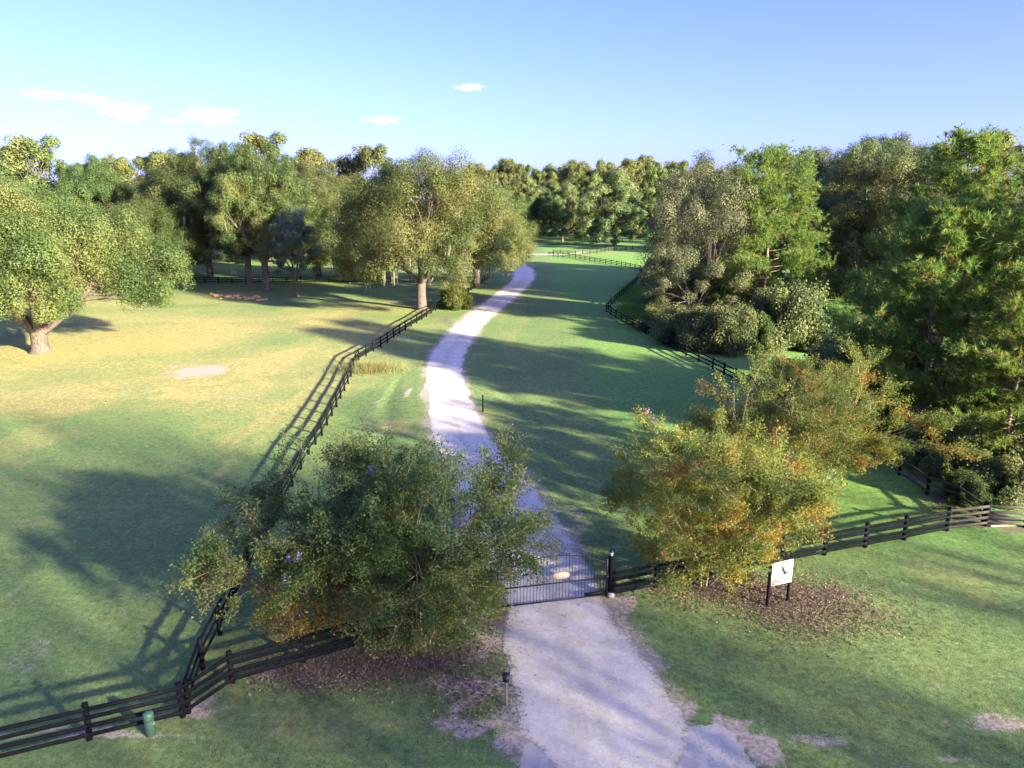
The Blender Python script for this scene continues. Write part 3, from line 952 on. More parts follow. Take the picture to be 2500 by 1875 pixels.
def pine_mesh(seed, R, H, first, ntuft, bare=.25, droop=.0):
    r = np.random.default_rng(seed)
    tp = np.array([(0, 0, -.4), (0, 0, .2), (.05 * H * .3, 0, H * .35), (.02 * H, .02 * H, H * .7), (0, 0, H)])
    tp = np.stack([np.interp(np.linspace(0, 4, 14), range(5), tp[:, i]) for i in range(3)], 1)
    Vt, Ft = tube(tp, np.interp(np.linspace(0, 1, 14), [0, .05, 1], [.48, .36, .05]) * H / 22, 10)
    trunk = mesh_np("trunk", Vt, Ft, M['pine_bark'], shade=True)
    parts, tips = [], []
    z = first * H
    while z < H * .985:
        f = (z - first * H) / (H - first * H)
        L = R * (1.0 - f) ** .42 * (.55 + .45 * min(1, f / .25 + .4)) * r.uniform(.8, 1.1)
        nb = int(r.integers(4, 6))
        a0 = r.uniform(0, 6.28)
        for b in range(nb):
            a = a0 + b * 6.283 / nb + r.normal(0, .25)
            Lb = max(.5, L * r.uniform(.55, 1.15))
            base = np.array([np.interp(z, tp[:, 2], tp[:, 0]), np.interp(z, tp[:, 2], tp[:, 1]), z + r.normal(0, .15)])
            up = .15 + .55 * f
            end = base + [math.cos(a) * Lb, math.sin(a) * Lb, Lb * (up + r.normal(0, .12))]
            mid = (base + end) / 2 - [0, 0, Lb * .10]
            t = np.linspace(0, 1, 7)[:, None]
            pl = (1 - t) ** 2 * base + 2 * t * (1 - t) * mid + t ** 2 * end
            parts.append(tube(pl, np.linspace(.075 * (1 - f) + .02, .018, 7) * H / 22, 5))
            nsub = max(3, int(Lb * 2.2))
            for s in range(nsub):
                u_ = r.uniform(.35, 1.0)
                q = np.array([np.interp(u_, t[:, 0], pl[:, i]) for i in range(3)])
                a2_ = a + r.choice([-1, 1]) * r.uniform(.3, 1.0)
                l2 = Lb * r.uniform(.12, .30)
                e = q + [math.cos(a2_) * l2, math.sin(a2_) * l2, l2 * r.uniform(.15, .7)]
                parts.append(tube(np.stack([q, (q + e) / 2 - [0, 0, .03], e]), [.02, .015, .01], 4))
                tips.append((e, e - q, f)); tips.append(((q + 2 * e) / 3, e - q, f))
            tips.append((pl[-1], pl[-1] - pl[-3], f)); tips.append((pl[-2], pl[-1] - pl[-3], f))
        z += H * r.uniform(.035, .055)
    Vb, Fb = join(parts)
    branches = mesh_np("branch", Vb, Fb, M['pine_bark'], shade=True)
    T = np.array([t_[0] for t_ in tips]); D = norm(np.array([t_[1] for t_ in tips]))
    per = max(1, ntuft // len(T))
    T = np.repeat(T, per, 0) + r.normal(0, .27 * R / 6, (len(T) * per, 3)); D = np.repeat(D, per, 0)
    D = norm(D + [0, 0, .5] + r.normal(0, .35, D.shape))
    nn = 13
    n = len(T)
    Nd = norm(D[:, None] * .7 + r.normal(0, .5, (n, nn, 3)))
    Ln = r.uniform(.34, .58, (n, nn, 1)) * (R / 6) ** .3
    side = norm(np.cross(Nd, r.normal(size=(n, nn, 3)))) * .030
    B0 = T[:, None] + Nd * .02
    Vn = np.stack([B0 - side, B0 + side, T[:, None] + Nd * Ln], 2).reshape(-1, 3)
    Fn = np.arange(n * nn * 3).reshape(-1, 3)
    base = np.array([(.120, .235, .060), (.160, .275, .064), (.210, .285, .066)])[r.integers(0, 3, n)] * np.exp(r.normal(0, .12, (n, 1)))
    yel = (r.random((n, 1)) < .06)
    base = np.where(yel, np.array([[.24, .19, .05]]), base)
    tint = np.repeat(base, nn * 3, 0)
    crown = mesh_np("crown", Vn, Fn, M['pine_leaf'], tint)
    return dict(crown=crown, trunk=trunk, limbs=[branches], moss=None)


def crape_mesh(seed, H, spread, nst, pal, wts, per_twig=60, leaf=.085, lean=(0, 0), orange_low=.0):
    r = np.random.default_rng(seed)
    parts, twigs = [], []

    def grow(p, d, L, rad, depth):
        d = d / np.linalg.norm(d)
        e = p + d * L
        pl = curve(p, e, .05, 4 if depth < 3 else 3, .02, r)
        parts.append(tube(pl, np.linspace(rad, rad * .62, len(pl)), 5 if depth < 2 else 4))
        if depth >= 2: twigs.append((pl[0], pl[-1], depth))
        if depth in (0, 1):
            for q in range(3 if depth == 0 else 4):
                u_ = r.uniform(.35, 1.0) if depth == 0 else r.uniform(.1, 1.0)
                o_ = norm(np.array([d[0], d[1], 0]) * .7 + r.normal(0, .6, 3) * [1, 1, .5] + [0, 0, .12])
                grow(p + d * L * u_, o_, H * r.uniform(.10, .17), .016, 3)
        if depth == 4: return
        nb = [2, 3, 3, 3][depth]
        for b in range(nb):
            nd = d + r.normal(0, [.30, .36, .48, .60][depth], 3) + np.array([d[0], d[1], 0]) * .22 + [0, 0, [.25, .10, -.02, -.12][depth]]
            grow(pl[-1] - d * L * (0 if b == 0 else r.uniform(0, .3)), nd, L * r.uniform(.62, .88), rad * .6, depth + 1)

    for s in range(nst):
        a = s * 6.283 / nst + r.normal(0, .3)
        k = r.uniform(.12, 1.0) ** .7 * spread
        b = np.array([math.cos(a) * .28, math.sin(a) * .28, -.05])
        d = np.array([math.cos(a) * k + lean[0], math.sin(a) * k + lean[1], 1.0])
        grow(b, d, H * r.uniform(.26, .36), .055 * r.uniform(.7, 1.2), 0)
    Vb, Fb = join(parts)
    stems = mesh_np("stem", Vb, Fb, M['crape_bark'], shade=True)
    A = np.array([q[0] for q in twigs]); B = np.array([q[1] for q in twigs]); dp = np.array([q[2] for q in twigs])
    cnt = np.where(dp == 4, per_twig, np.where(dp == 3, per_twig // 2, per_twig // 6))
    keep = r.random(len(cnt)) > .08
    cnt = cnt * keep
    idx = np.repeat(np.arange(len(A)), cnt)
    n = len(idx)
    u_ = r.uniform(.05, 1.1, (n, 1))
    P = A[idx] + (B - A)[idx] * u_ + r.normal(0, .14, (n, 3))
    N = r.normal(0, .6, (n, 3)) + [0, 0, .7]
    Vl, Fl = leaf_tris(P, N, leaf, r)
    tint = leaf_tints(n, pal, wts, r, P, 1.1, seed, 3)
    if orange_low > 0:
        fall = np.array([(.36, .24, .03), (.34, .15, .03), (.30, .26, .05)])
        pick_ = (r.random(n) < orange_low * (1 - smooth(.15 * H, .62 * H, P[:, 2])) * (.25 + 1.5 * (vnoise(P[:, 0] / .9 + 20, P[:, 1] / .9 + P[:, 2] / .9 + 20, seed + 4) > .5)))
        c = fall[r.integers(0, 3, n)] * np.exp(r.normal(0, .2, (n, 1)))
        tint = np.where(np.repeat(pick_, 3)[:, None], np.repeat(c, 3, 0), tint)
    crown = mesh_np("crown", Vl, Fl, M['crape_leaf'], tint)
    return dict(crown=crown, stems=stems, tips=B[dp == 4])


def plant_crape(d, x, y, label, rz, flowers, fseed, hue):
    t = thing("crape_myrtle", label, "shrub tree", (x, y, hz(x, y)), rz)
    obj("stem", d['stems'], t)
    obj("crown", d['crown'], t)
    r = np.random.default_rng(fseed)
    tips = d['tips']
    out_ = tips[np.argsort(-(np.hypot(tips[:, 0], tips[:, 1]) + tips[:, 2] * .1))[:len(tips) // 3]]
    for i in range(flowers):
        q = out_[r.integers(0, len(out_))]
        n = 60
        P = np.clip(r.normal(0, 1, (n, 3)), -1.7, 1.7) * [.06, .06, .09]
        Vl, Fl = cards(P, r.normal(size=(n, 3)), .075, .8, r)
        tc = np.repeat(np.array([hue]) * np.exp(r.normal(0, .15, (n, 1))), 4, 0)
        obj("flower_cluster", mesh_np("flower_cluster", Vl, Fl, M['petal'], tc), t, tuple(q))
    return t


def shrub_mesh(seed, R, H, n, card, pal):
    r = np.random.default_rng(seed)
    nc = 60
    az = r.uniform(0, 6.283, nc); rr_ = R * .75 * np.sqrt(r.random(nc)); zz2 = H * r.uniform(.12, .85, nc) * (1 - .5 * (rr_ / R) ** 2)
    Cn = np.stack([rr_ * np.cos(az), rr_ * np.sin(az), zz2], 1)
    Rc = R * r.uniform(.12, .32, nc)
    idx = r.choice(nc, n, p=Rc ** 2 / (Rc ** 2).sum())
    dd = norm(r.normal(size=(n, 3)) + [0, 0, .2])
    P = Cn[idx] + dd * (Rc[idx] * r.uniform(.3, 1.05, n) ** .5)[:, None] * [1, 1, .8 * H / max(R, H) + .2]
    P = P * (1 + .05 * r.normal(size=(n, 1)))
    P[:, 2] = np.abs(P[:, 2])
    Vl, Fl = leaf_tris(P, dd * .8 + r.normal(0, .6, (n, 3)) + [0, 0, .3], card, r)
    crown = mesh_np("crown", Vl, Fl, M['oak_leaf'], leaf_tints(n, pal, [1] * len(pal), r, P, R * .4, seed, 3))
    parts = []
    for i in range(9):
        parts.append(tube(curve((r.normal(0, .2), r.normal(0, .2), -.2), Cn[i], .08, 6, .05, r), np.linspace(.08, .02, 6), 5))
    Vb, Fb = join(parts)
    return dict(crown=crown, trunk=mesh_np("stem", Vb, Fb, M['oak_bark'], shade=True), limbs=[], moss=None)


def plant_shrub(d, x, y, label, rz, s=1.0, group=None, sz=None):
    t = thing("shrub", label, "shrub", (x, y, hz(x, y)), rz, group)
    t.scale = (s, s, sz or s)
    obj("stem", d['trunk'], t); obj("crown", d['crown'], t)
    return t


ORD = "first second third fourth fifth sixth seventh eighth ninth tenth eleventh twelfth thirteenth fourteenth fifteenth sixteenth seventeenth eighteenth nineteenth twentieth".split()

# --- named oaks of the left meadow and the driveway
OAK_A = oak_mesh(11, 15.0, 19.5, 5.6, 140, 250000, .18, pal=[(.070, .112, .032), (.100, .142, .040), (.130, .165, .046), (.165, .180, .058)], low=.34, tr=.9, limbs=6, fk=.50, lr=1.25, zf=.80, elmin=-.45, lob=.5)
OAK_B = oak_mesh(12, 15.0, 24.5, 6.2, 130, 250000, .20, low=.30, tr=.80, limbs=6, moss=90, zf=.78, elmin=-.42)
OAK_C = oak_mesh(13, 10.5, 25.0, 7.0, 95, 150000, .19, low=.36, zf=.72, tr=.6, limbs=5, moss=16, lob=.45)
OAK_D = oak_mesh(14, 10.5, 27.0, 5.0, 105, 150000, .22, pal=DARK_PAL + [(.10, .115, .04)], low=.32, tr=.6, limbs=5, lob=.4)
OAK_G = oak_mesh(15, 10.0, 24.5, 2.2, 105, 130000, .18, pal=GREY_PAL, low=.30, tr=.45, limbs=5, lob=.35)
OAK_S = oak_mesh(16, 5.4, 16.5, 5.2, 46, 50000, .17, zf=.8, pal=[(.085, .125, .085), (.11, .155, .10), (.14, .18, .115)], low=.35, tr=.38, limbs=4)
OAK_R = oak_mesh(17, 10.5, 26.0, 6.0, 110, 19000, .15, pal=OAK_PAL, low=.32, tr=.24, limbs=4, lob=.4, puff=1.7)
FAR_1 = oak_mesh(21, 9.5, 25.0, 3.0, 74, 50000, .36, pal=FAR_PAL, zf=.2, elmin=-.75, low=.30, tr=.5, limbs=4, lob=.4)
FAR_2 = oak_mesh(22, 8.5, 24.0, 3.0, 70, 50000, .36, pal=LIME_PAL, zf=.2, elmin=-.75, low=.32, tr=.45, limbs=4, lob=.45)
FAR_3 = oak_mesh(23, 10.5, 23.0, 3.0, 76, 50000, .38, pal=DARK_PAL, zf=.3, elmin=-.7, low=.30, tr=.5, limbs=4, lob=.4)

x, y = a2(88, 762)
plant_oak(OAK_A, x, y, "huge spreading oak with a thick pale forked trunk in the sunlit left meadow", .6)
x, y = a2(905, 668)
plant_oak(OAK_B, x + .5, y, "large moss-hung oak beside the driveway, its trunk at the end of the winding fence", 2.0)
x, y = a2(576, 627)
plant_oak(OAK_C, x, y, "tall oak with dark forked trunk just behind the line of orange stones", .3, 1.12)
x, y = a2(540, 614)
plant_oak(OAK_C, x, y, "oak with twin dark trunks by the level fence, left of the forked one", 2.4, 1.15)
x, y = a2(641, 641)
plant_oak(OAK_S, x, y, "small blue-green oak with slender straight trunk in front of the taller oaks", 1.0, 1.0)
x, y = a2(300, 628)
plant_oak(OAK_A, x, y, "wide low-branched oak behind the huge meadow oak, reaching towards the level fence", 3.4, .92)
x, y = a2(10, 660)
plant_oak(OAK_B, x, y, "oak with reddish trunk at the left frame edge behind the huge meadow oak", 4.0, .86)
x, y = a2(760, 608)
plant_oak(OAK_B, x, y, "moss-draped oak standing between the level fence and the moss-hung driveway oak", 5.1, .84)
x, y = a2(1030, 622)
plant_oak(OAK_B, x, y, "leaning oak overhanging the driveway where it bends out of sight", 4.2, .86)
x, y = a2(690, 600)
plant_oak(OAK_D, x, y, "tall pale-topped oak behind the small blue-green oak", 1.9, .95)
x, y = a2(455, 600)
plant_oak(OAK_C, x, y, "tall loose-topped oak rising above the meadow trees, beyond the level fence", 4.4, 1.22)

x, y = a2(385, 596)
plant_oak(OAK_D, x, y, "dark full oak filling the band between the huge meadow oak and the forked one", .9, .92)
x, y = a2(215, 592)
plant_oak(OAK_C, x, y, "oak rising behind the crown of the huge meadow oak, over the level fence line", 5.2, 1.1)

# --- background wood on the left
k = 0
for px, D, d, s in ((-60, 190, FAR_1, 1.28), (40, 210, FAR_3, 1.33), (110, 190, FAR_1, 1.30), (180, 205, FAR_2, 1.22), (245, 215, FAR_3, 1.28), (305, 200, FAR_2, 1.28), (370, 225, FAR_1, 1.28), (425, 215, FAR_2, 1.28), (500, 230, FAR_3, 1.39), (585, 225, FAR_1, 1.39), (660, 230, FAR_1, 1.28), (745, 240, FAR_3, 1.28), (820, 235, FAR_1, 1.28)):
    x = (px * 1.1302 - 1250) / FPX * (D * math.cos(PITCH) + 4.3)
    plant_oak(d, x, D, f"background oak behind the left meadow, {ORD[k]} from the left of its row", rng.uniform(0, 6.28), s * rng.uniform(.93, 1.05), "oaks of the wood behind the left meadow")
    k += 1

# --- far centre
x, y = a2(1328, 531)
plant_oak(FAR_3, x, y, "broad far oak with two dark trunks standing beyond the fenced paddocks", 1.2, 1.45, sz=1.28)
k = 0
for px, D, d, s in ((1030, 470, FAR_3, 1.7), (1080, 480, FAR_1, 1.8), (1130, 470, FAR_2, 1.75), (1175, 490, FAR_3, 1.8), (1222, 475, FAR_1, 1.75), (1262, 490, FAR_3, 1.85), (1305, 480, FAR_2, 1.8), (1360, 500, FAR_3, 1.95), (1405, 490, FAR_1, 1.9), (1450, 480, FAR_3, 1.8), (1500, 470, FAR_1, 1.7)):
    x = (px * 1.1302 - 1250) / FPX * (D * math.cos(PITCH) + 4.3)
    plant_oak(d, x, D, f"tree of the rearmost woodland edge on the horizon, {ORD[k]} from the left", rng.uniform(0, 6.28), s * .95, "rearmost woodland edge on the horizon")
    k += 1
k = 0
for px, D, d, s in ((1010, 330, FAR_2, 1.3), (1045, 370, FAR_1, 1.5), (1085, 340, FAR_2, 1.35), (1120, 390, FAR_1, 1.5), (1150, 345, FAR_3, 1.3), (1185, 380, FAR_2, 1.45), (1215, 335, FAR_3, 1.15), (1240, 400, FAR_1, 1.55), (1270, 360, FAR_2, 1.3),
                    (1300, 410, FAR_3, 1.6), (1345, 390, FAR_1, 1.6), (1385, 420, FAR_2, 1.75), (1425, 370, FAR_2, 1.5), (1455, 400, FAR_1, 1.6), (1490, 340, FAR_2, 1.35), (1530, 310, FAR_3, 1.3), (1570, 270, FAR_1, 1.2), (1610, 250, FAR_2, 1.15)):
    x = (px * 1.1302 - 1250) / FPX * (D * math.cos(PITCH) + 4.3)
    plant_oak(d, x, D, f"far tree on the skyline beyond the paddocks, {ORD[k]} from the left of that row", rng.uniform(0, 6.28), s * .93, "skyline trees beyond the paddocks")
    k += 1

# --- right-hand wood
x, y = a2(1492, 705)
plant_oak(OAK_G, x, y, "grey-green oak leafy to the ground at the near corner of the wood beside the lawn", .8, .86, sz=.95)
x, y = a2(1560, 648)
plant_oak(OAK_G, x, y, "grey-green oak behind the corner oak, left of the sunlit pine", 2.8, .93)
PINE_A = pine_mesh(31, 7.4, 24.0, .10, 11500)
PINE_B = pine_mesh(32, 8.6, 23.6, .20, 11000)
PINE_C = pine_mesh(33, 6.2, 16.5, .05, 9000)
x, y = 35.6, 104.0
plant_oak(PINE_B, x, y, "tall sunlit yellow-green pine with bare lower trunk standing out from the dark wood", .4, 1.02, name="pine_tree")
plant_oak(PINE_A, 38.5, 50.0, "tallest near pine at the right frame edge, with tufted branches all the way up", .9, 1.0, name="pine_tree")
plant_oak(PINE_A, 36.0, 60.0, "second tall bright green pine, behind and left of the tallest near one", 3.1, .93, name="pine_tree")
plant_oak(PINE_C, 31.0, 53.0, "mid-height bright pine reaching out over the corner of the right-hand fence", 1.4, 1.05, name="pine_tree")
plant_oak(PINE_C, 33.0, 46.5, "short bushy pine at the right frame edge above the bent fence corner", 4.0, .82, name="pine_tree")

k = 0
for (x, y, d, s) in ((62, 80, OAK_D, .60), (57, 93, OAK_D, .55), (68, 97, OAK_D, .68), (58, 110, OAK_D, .92), (61, 127, OAK_D, 1.0), (66, 140, OAK_C, 1.12), (58, 152, OAK_D, 1.0), (76, 156, OAK_D, 1.1)):
    plant_oak(d, x, y, f"dark oak of the right-hand wood behind the pines, {ORD[k]} nearest the viewer", rng.uniform(0, 6.28), s, "oaks of the wood on the right")
    k += 1
k = 0
for (x, y, d, s) in ((82, 92, OAK_R, 1.08), (84, 115, OAK_R, 1.1), (88, 134, FAR_1, 1.15)):
    plant_oak(d, x, y, f"deeper tree of the right-hand wood showing only its top, {ORD[k]} nearest the viewer", rng.uniform(0, 6.28), s, "inner trees of the wood on the right")
    k += 1

SHR_D = shrub_mesh(51, 3.6, 4.6, 30000, .16, DARK_PAL)
SHR_G = shrub_mesh(52, 3.2, 4.0, 28000, .16, [(.055, .095, .028), (.075, .12, .034), (.10, .14, .04)])
SHR_B = shrub_mesh(53, 3.0, 5.0, 26000, .16, [(.085, .125, .028), (.11, .145, .032), (.14, .165, .045)])
x, y = a2(985, 668)
plant_shrub(SHR_B, x, y, "bright leafy bush at the end of the winding fence, right of the mossy trunk", .2, 1.0)
k = 0
for px, py, d, s in ((1425, 715, SHR_D, .9), (1470, 742, SHR_D, 1.05), (1520, 755, SHR_D, 1.1), (1575, 762, SHR_D, 1.15), (1630, 760, SHR_G, 1.1), (1690, 750, SHR_D, 1.2), (1450, 660, SHR_D, 1.2), (1540, 690, SHR_D, 1.4), (1600, 690, SHR_G, 1.3), (1680, 690, SHR_D, 1.3), (1740, 710, SHR_G, 1.1), (1770, 760, SHR_G, .8), (1850, 800, SHR_G, .9), (1420, 620, SHR_D, 1.1), (1790, 640, SHR_D, 1.5), (1825, 618, SHR_G, 1.6), (1850, 640, SHR_D, 1.5), (1780, 600, SHR_D, 1.8)):
    x, y = a2(px, py)
    sx = sorted([0])
    plant_shrub(d, x, y, f"dark thicket bush behind the lawn fence, {ORD[k]} of its row from the bend", rng.uniform(0, 6.28), s * rng.uniform(.95, 1.3), "bushes of the thicket behind the lawn fence", sz=s * rng.uniform(.8, 1.75))
    k += 1
k = 0
for (x, y, d, s) in ((27.5, 41.5, SHR_G, .50), (30.5, 42.5, SHR_D, .75), (33.5, 43.0, SHR_D, .85), (29.5, 47.5, SHR_D, .9), (27.5, 54, SHR_G, .8), (27, 60, SHR_D, .9), (37, 44.5, SHR_D, 1.0), (31, 66, SHR_D, 1.2), (36, 74, SHR_D, 1.4), (40, 58, SHR_D, 1.3)):
    plant_shrub(d, x, y, f"shaded undergrowth bush beneath the near pines, {ORD[k]} outward from the fence corner", rng.uniform(0, 6.28), s, "undergrowth bushes beneath the near pines")
    k += 1

# --- crape myrtles at the entrance
GREEN_PAL = [(.082, .138, .042), (.108, .165, .048), (.145, .195, .056), (.19, .21, .066)]
YEL_PAL = [(.145, .200, .048), (.210, .255, .056), (.300, .295, .060), (.38, .29, .055), (.36, .20, .055)]
CR_1 = crape_mesh(61, 9.6, .66, 9, GREEN_PAL, [3, 3, 2, 1], 190, .082, orange_low=.10)
CR_2 = crape_mesh(62, 8.3, .58, 8, GREEN_PAL, [2, 3, 3, 1], 120, .082, orange_low=.5)
CR_3 = crape_mesh(63, 8.9, .76, 9, YEL_PAL, [2.8, 3.6, 2.2, .3, .08], 175, .082, orange_low=.11)
CR_4 = crape_mesh(64, 8.9, .70, 8, YEL_PAL, [3.0, 3.4, 1.8, .15, .02], 175, .082, orange_low=.03)
x, y = at(1030, 1572)
plant_crape(CR_1, x, y, "dense green crape myrtle left of the gate, overhanging the gravel", .5, 1, 71, (.34, .26, .46))
x, y = at(765, 1545)
plant_crape(CR_2, x, y, "open crape myrtle with bare twigs and lilac blooms beside the near fence corner", 1.0, 14, 72, (.36, .27, .50))
x, y = at(1718, 1425)
plant_crape(CR_3, x, y, "yellow and orange tinged crape myrtle with thick peeling stems beside the sign", .2, 6, 73, (.50, .24, .42))
x, y = at(1840, 1270)
plant_crape(CR_4, x, y, "yellow-green crape myrtle behind the one beside the sign", 2.2, 0, 74, (.5, .24, .42))
x, y = at(2000, 1180)
plant_crape(CR_4, x, y, "farthest crape myrtle of the right group, its stems near the bent fence", 4.1, 0, 75, (.5, .24, .42))

# --- tall wood behind the viewpoint that shades the entrance
for i, (x, y, s) in enumerate(((50, 12, .95), (41, -7, 1.0), (27, 2, 1.12), (33, -14, 1.1), (31, -22, 1.0), (52, -12, 1.05), (20, -37, 1.0), (8, -50, .98), (36, -44, 1.08), (-9, -61, .98))):
    plant_oak(OAK_R, x, y, "tall oak of the roadside wood standing outside the picture beside the viewpoint", rng.uniform(0, 6.28), s, "roadside oaks beside the viewpoint")

# ------------------------------------------------------------------ grass, litter, tall grass
def blades(P, hgt, wid, tint, r, lean=.5):
    n = len(P)
    a = r.uniform(0, 6.283, n)
    A = np.stack([np.cos(a), np.sin(a), 0 * a], 1) * (wid * r.uniform(.6, 1.2, n))[:, None]
    T = np.stack([r.normal(0, lean, n), r.normal(0, lean, n), np.ones(n)], 1) * (hgt * r.uniform(.5, 1.2, n))[:, None]
    V = np.stack([P - A, P + A, P + T], 1).reshape(-1, 3)
    return V, np.arange(3 * n).reshape(n, 3), np.repeat(tint, 3, 0)


r = np.random.default_rng(91)
n = 300000
yy = 17 + 48 * r.random(n) ** 1.35
xx = (r.random(n) - .5) * 1.5 * (yy * .97 + 4.3)
ok = drive_dist(xx, yy) > .1
xx, yy = xx[ok], yy[ok]
ix = np.clip(np.searchsorted(gx, xx), 0, nx - 1); iy = np.clip(np.searchsorted(gy, yy), 0, ny - 1)
mm = mask.reshape(ny, nx, 4)[iy, ix]
ok = r.random(len(xx)) > np.clip(mm[:, 0] * 1.3 + mm[:, 2] * 1.1, 0, .97)
xx, yy, mm = xx[ok], yy[ok], mm[ok]
P = np.stack([xx, yy, height(xx, yy) - .005], 1)
pal = np.array([(.10, .205, .07), (.125, .23, .075), (.15, .245, .08), (.23, .235, .13)])
cl = fbm(xx / 2.5, yy / 2.5, 8, 3)
tint = pal[np.clip((cl * 3 + r.normal(0, .7, len(xx))).astype(int), 0, 3)] * np.exp(r.normal(0, .2, (len(xx), 1)))
dryk = np.clip(mm[:, 1:2] * r.uniform(.4, 1.2, (len(xx), 1)), 0, 1)
tint = tint * (1 - dryk) + np.array([[.24, .21, .08]]) * dryk
hg = .035 + .05 * fbm(xx / 1.2, yy / 1.2, 18, 2)
V, F, Tn = blades(P, hg, .010 + .0003 * (yy - 17), tint, r, .7)
tag(obj("grass", mesh_np("grass", V, F, M['grass_blade'], Tn)), kind="stuff")

# fallen leaves and twigs on the beds and the gravel edge
n = 30000
bx, by = [], []
for (px, py, rx, ry, wgt) in ((880, 1425, 230, 60, 3), (700, 1450, 200, 60, 2.5), (1570, 1275, 230, 44, 3), (1730, 1310, 170, 60, 3), (1010, 1500, 100, 80, .8), (2060, 1095, 120, 50, 1), (1820, 1350, 220, 60, 1), (1240, 1500, 180, 120, .05), (1080, 1320, 60, 40, .6)):
    k = int(n * wgt / 15)
    bx.append(px + r.normal(0, .5, k) * rx); by.append(py + r.normal(0, .5, k) * ry)
bx, by = np.concatenate(bx), np.concatenate(by)
W = np.array([a2(u_, v_) for u_, v_ in zip(bx, by)])
W = W[(drive_dist(W[:, 0], W[:, 1]) > -.25) | (r.random(len(W)) < .06)]
P = np.c_[W, height(W[:, 0], W[:, 1]) + .03 + .02 * r.random(len(W))]
N = r.normal(0, .35, (len(P), 3)) + [0, 0, 1]
Vl, Fl = cards(P, N, .085, .5, r, .5)
pal = np.array([(.13, .09, .065), (.19, .135, .095), (.27, .21, .165), (.10, .075, .055), (.30, .22, .10)])
tint = np.repeat(pal[r.choice(5, len(P), p=[.3, .3, .15, .2, .05])] * np.exp(r.normal(0, .2, (len(P), 1))), 4, 0)
# twigs: long slim cards
k = r.choice(len(P), 900, replace=False)
A = norm(np.c_[r.normal(size=(900, 2)), r.normal(0, .1, 900)]); Sd = norm(np.cross(A, [0, 0, 1.])) * .009
L = r.uniform(.08, .28, (900, 1))
q = P[k] + [0, 0, .02]
Vt = np.stack([q - A * L - Sd, q + A * L - Sd, q + A * L + Sd, q - A * L + Sd], 1).reshape(-1, 3)
tt = np.repeat(np.array([[.24, .185, .145]]) * np.exp(r.normal(0, .25, (900, 1))), 4, 0)
V, F = join([(Vl, Fl), (Vt, np.arange(3600).reshape(900, 4))])
tag(obj("leaf_litter", mesh_np("leaf_litter", V, F, M['litter'], np.vstack([tint, tt]))), kind="stuff")

# rough grass: in the small paddock behind the lawn fence and along the fence lines
n = 60000
W = []
for (px, py, rx, ry, wgt) in ((1375, 655, 40, 46, 4), (1395, 690, 40, 30, 2), (1800, 700, 110, 50, 1.5), (1880, 780, 110, 50, 1.0), (2060, 1100, 60, 20, .15)):
    k = int(n * wgt / 10)
    W.append(np.array([a2(px + u_ * rx, py + v_ * ry) for u_, v_ in zip(np.clip(r.normal(0, .42, k), -1, 1), np.clip(r.normal(0, .42, k), -1, 1))]))
W = np.vstack(W)
tint = np.array([(.11, .25, .055), (.15, .29, .06), (.21, .28, .075)])[np.clip((fbm(W[:, 0] / 2, W[:, 1] / 2, 5, 3) * 3.4 - .3).astype(int), 0, 2)] * np.exp(r.normal(0, .2, (len(W), 1)))
far_ = np.clip(W[:, 1] / 40, 1, 3)
V, F, Tn = blades(np.c_[W, height(W[:, 0], W[:, 1]) - .02], (.22 + .35 * fbm(W[:, 0] / 3, W[:, 1] / 3, 9, 2)) * np.clip(far_ / 1.6, .5, 1.4), .012 * far_, tint, r, .45)
tag(obj("rough_grass", mesh_np("rough_grass", V, F, M['grass_blade'], Tn)), kind="stuff")

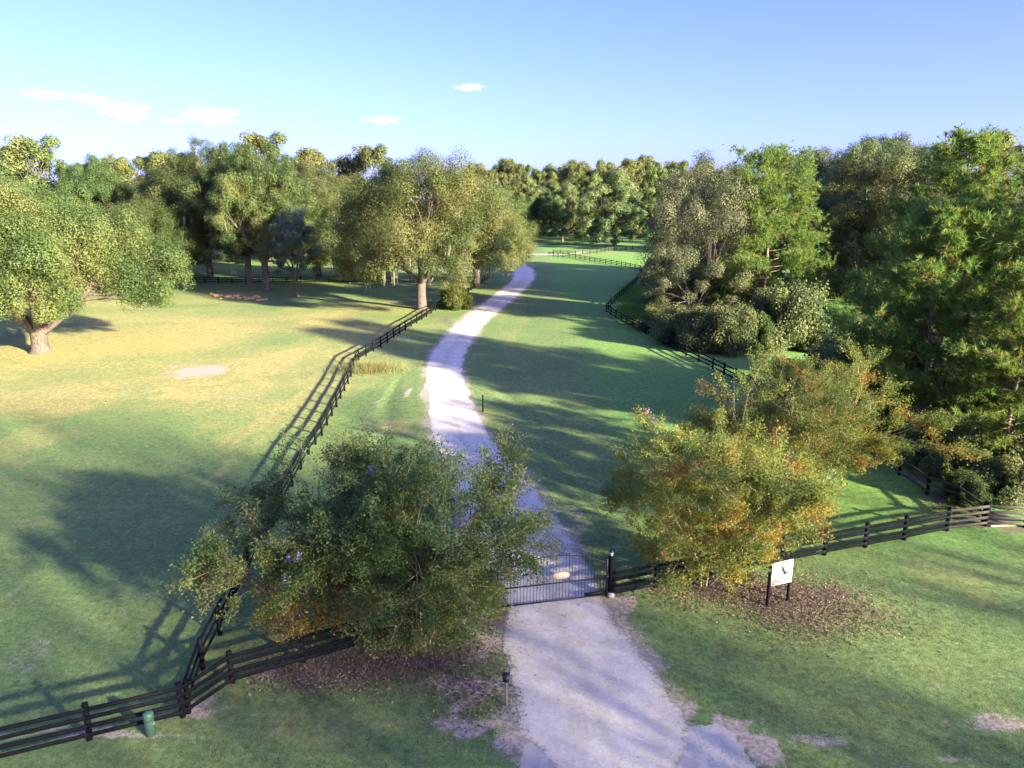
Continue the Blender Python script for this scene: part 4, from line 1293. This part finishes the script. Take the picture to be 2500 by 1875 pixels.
# straw-coloured grass clump by the winding fence
x, y = a2(800, 800)
P = np.c_[x + r.normal(0, 1.5, 2600), y + r.normal(0, 1.0, 2600), np.zeros(2600)]
P[:, 2] = height(P[:, 0], P[:, 1])
tint = np.array([(.17, .20, .06), (.24, .24, .09), (.30, .27, .12)])[r.integers(0, 3, 2600)]
V, F, Tn = blades(P - [x, y, 0], np.full(2600, .95), .022, tint, r, .55)
tag(obj("grass_clump", mesh_np("grass_clump", V, F, M['grass_blade'], Tn), loc=(x, y, 0)), "clump of tall straw-coloured grass beside the winding fence at its curve", "grass clump")

# ------------------------------------------------------------------ clouds
m, t = mat_new("cloud_vapour"); g = G(t)
tc = g.n("ShaderNodeTexCoord").outputs['Object']
ln_ = g.n("ShaderNodeVectorMath", operation='LENGTH'); g.put(ln_.inputs[0], tc)
nz = g.noise(g.scale(tc, (1.6, .8, .9)), 2.0, 6, .65, .4)
den = g.ramp(g.math('ADD', g.math('SUBTRACT', 1.0, ln_.outputs['Value']), g.math('MULTIPLY', g.math('SUBTRACT', nz, .5), 2.6)), .25, 1.15)
pv = g.n("ShaderNodeVolumePrincipled")
pv.inputs['Color'].default_value = (1, 1, 1, 1); pv.inputs['Anisotropy'].default_value = -0.3
g.put(pv.inputs['Density'], g.math('MULTIPLY', den, .013))
g.out(None, pv.outputs[0])
M['cloud'] = m
sv, sf = lathe([(math.sin(a_), -math.cos(a_)) for a_ in np.linspace(.001, math.pi - .001, 12)], 20)
CL = mesh_np("cloud", sv, sf, m)
for px, py, wpx, hpx, lb in ((272, 240, 66, 26, "puffy white cloud low over the left wood, left of the brighter one"), (455, 250, 74, 24, "brightest white cloud low over the left wood"), (95, 204, 58, 13, "thin white wisp of cloud at the far left of the sky"),
                             (192, 213, 48, 12, "thin wisp of cloud between the far-left wisp and the puffy cloud"), (826, 259, 52, 11, "small flat white cloud above the moss-hung driveway oak"), (1012, 189, 44, 9, "faint streak of cloud high over the middle of the picture"), (375, 262, 26, 8, "faint scrap of cloud between the two puffy clouds")):
    D = 3000.0
    dx, dz = (px * 1.1302 - 1250) / FPX, -(py * 1.1302 - 937.5) / FPX
    fw, up = math.cos(PITCH) + math.sin(PITCH) * dz, -math.sin(PITCH) + math.cos(PITCH) * dz
    kk = D / fw
    o = obj("cloud", CL, None, (dx * kk, D, CAM_H + up * kk))
    mpp = 1.1302 / FPX * kk
    o.scale = (wpx * mpp, 90, hpx * mpp)
    tag(o, lb, "cloud", "clouds in the left half of the sky")
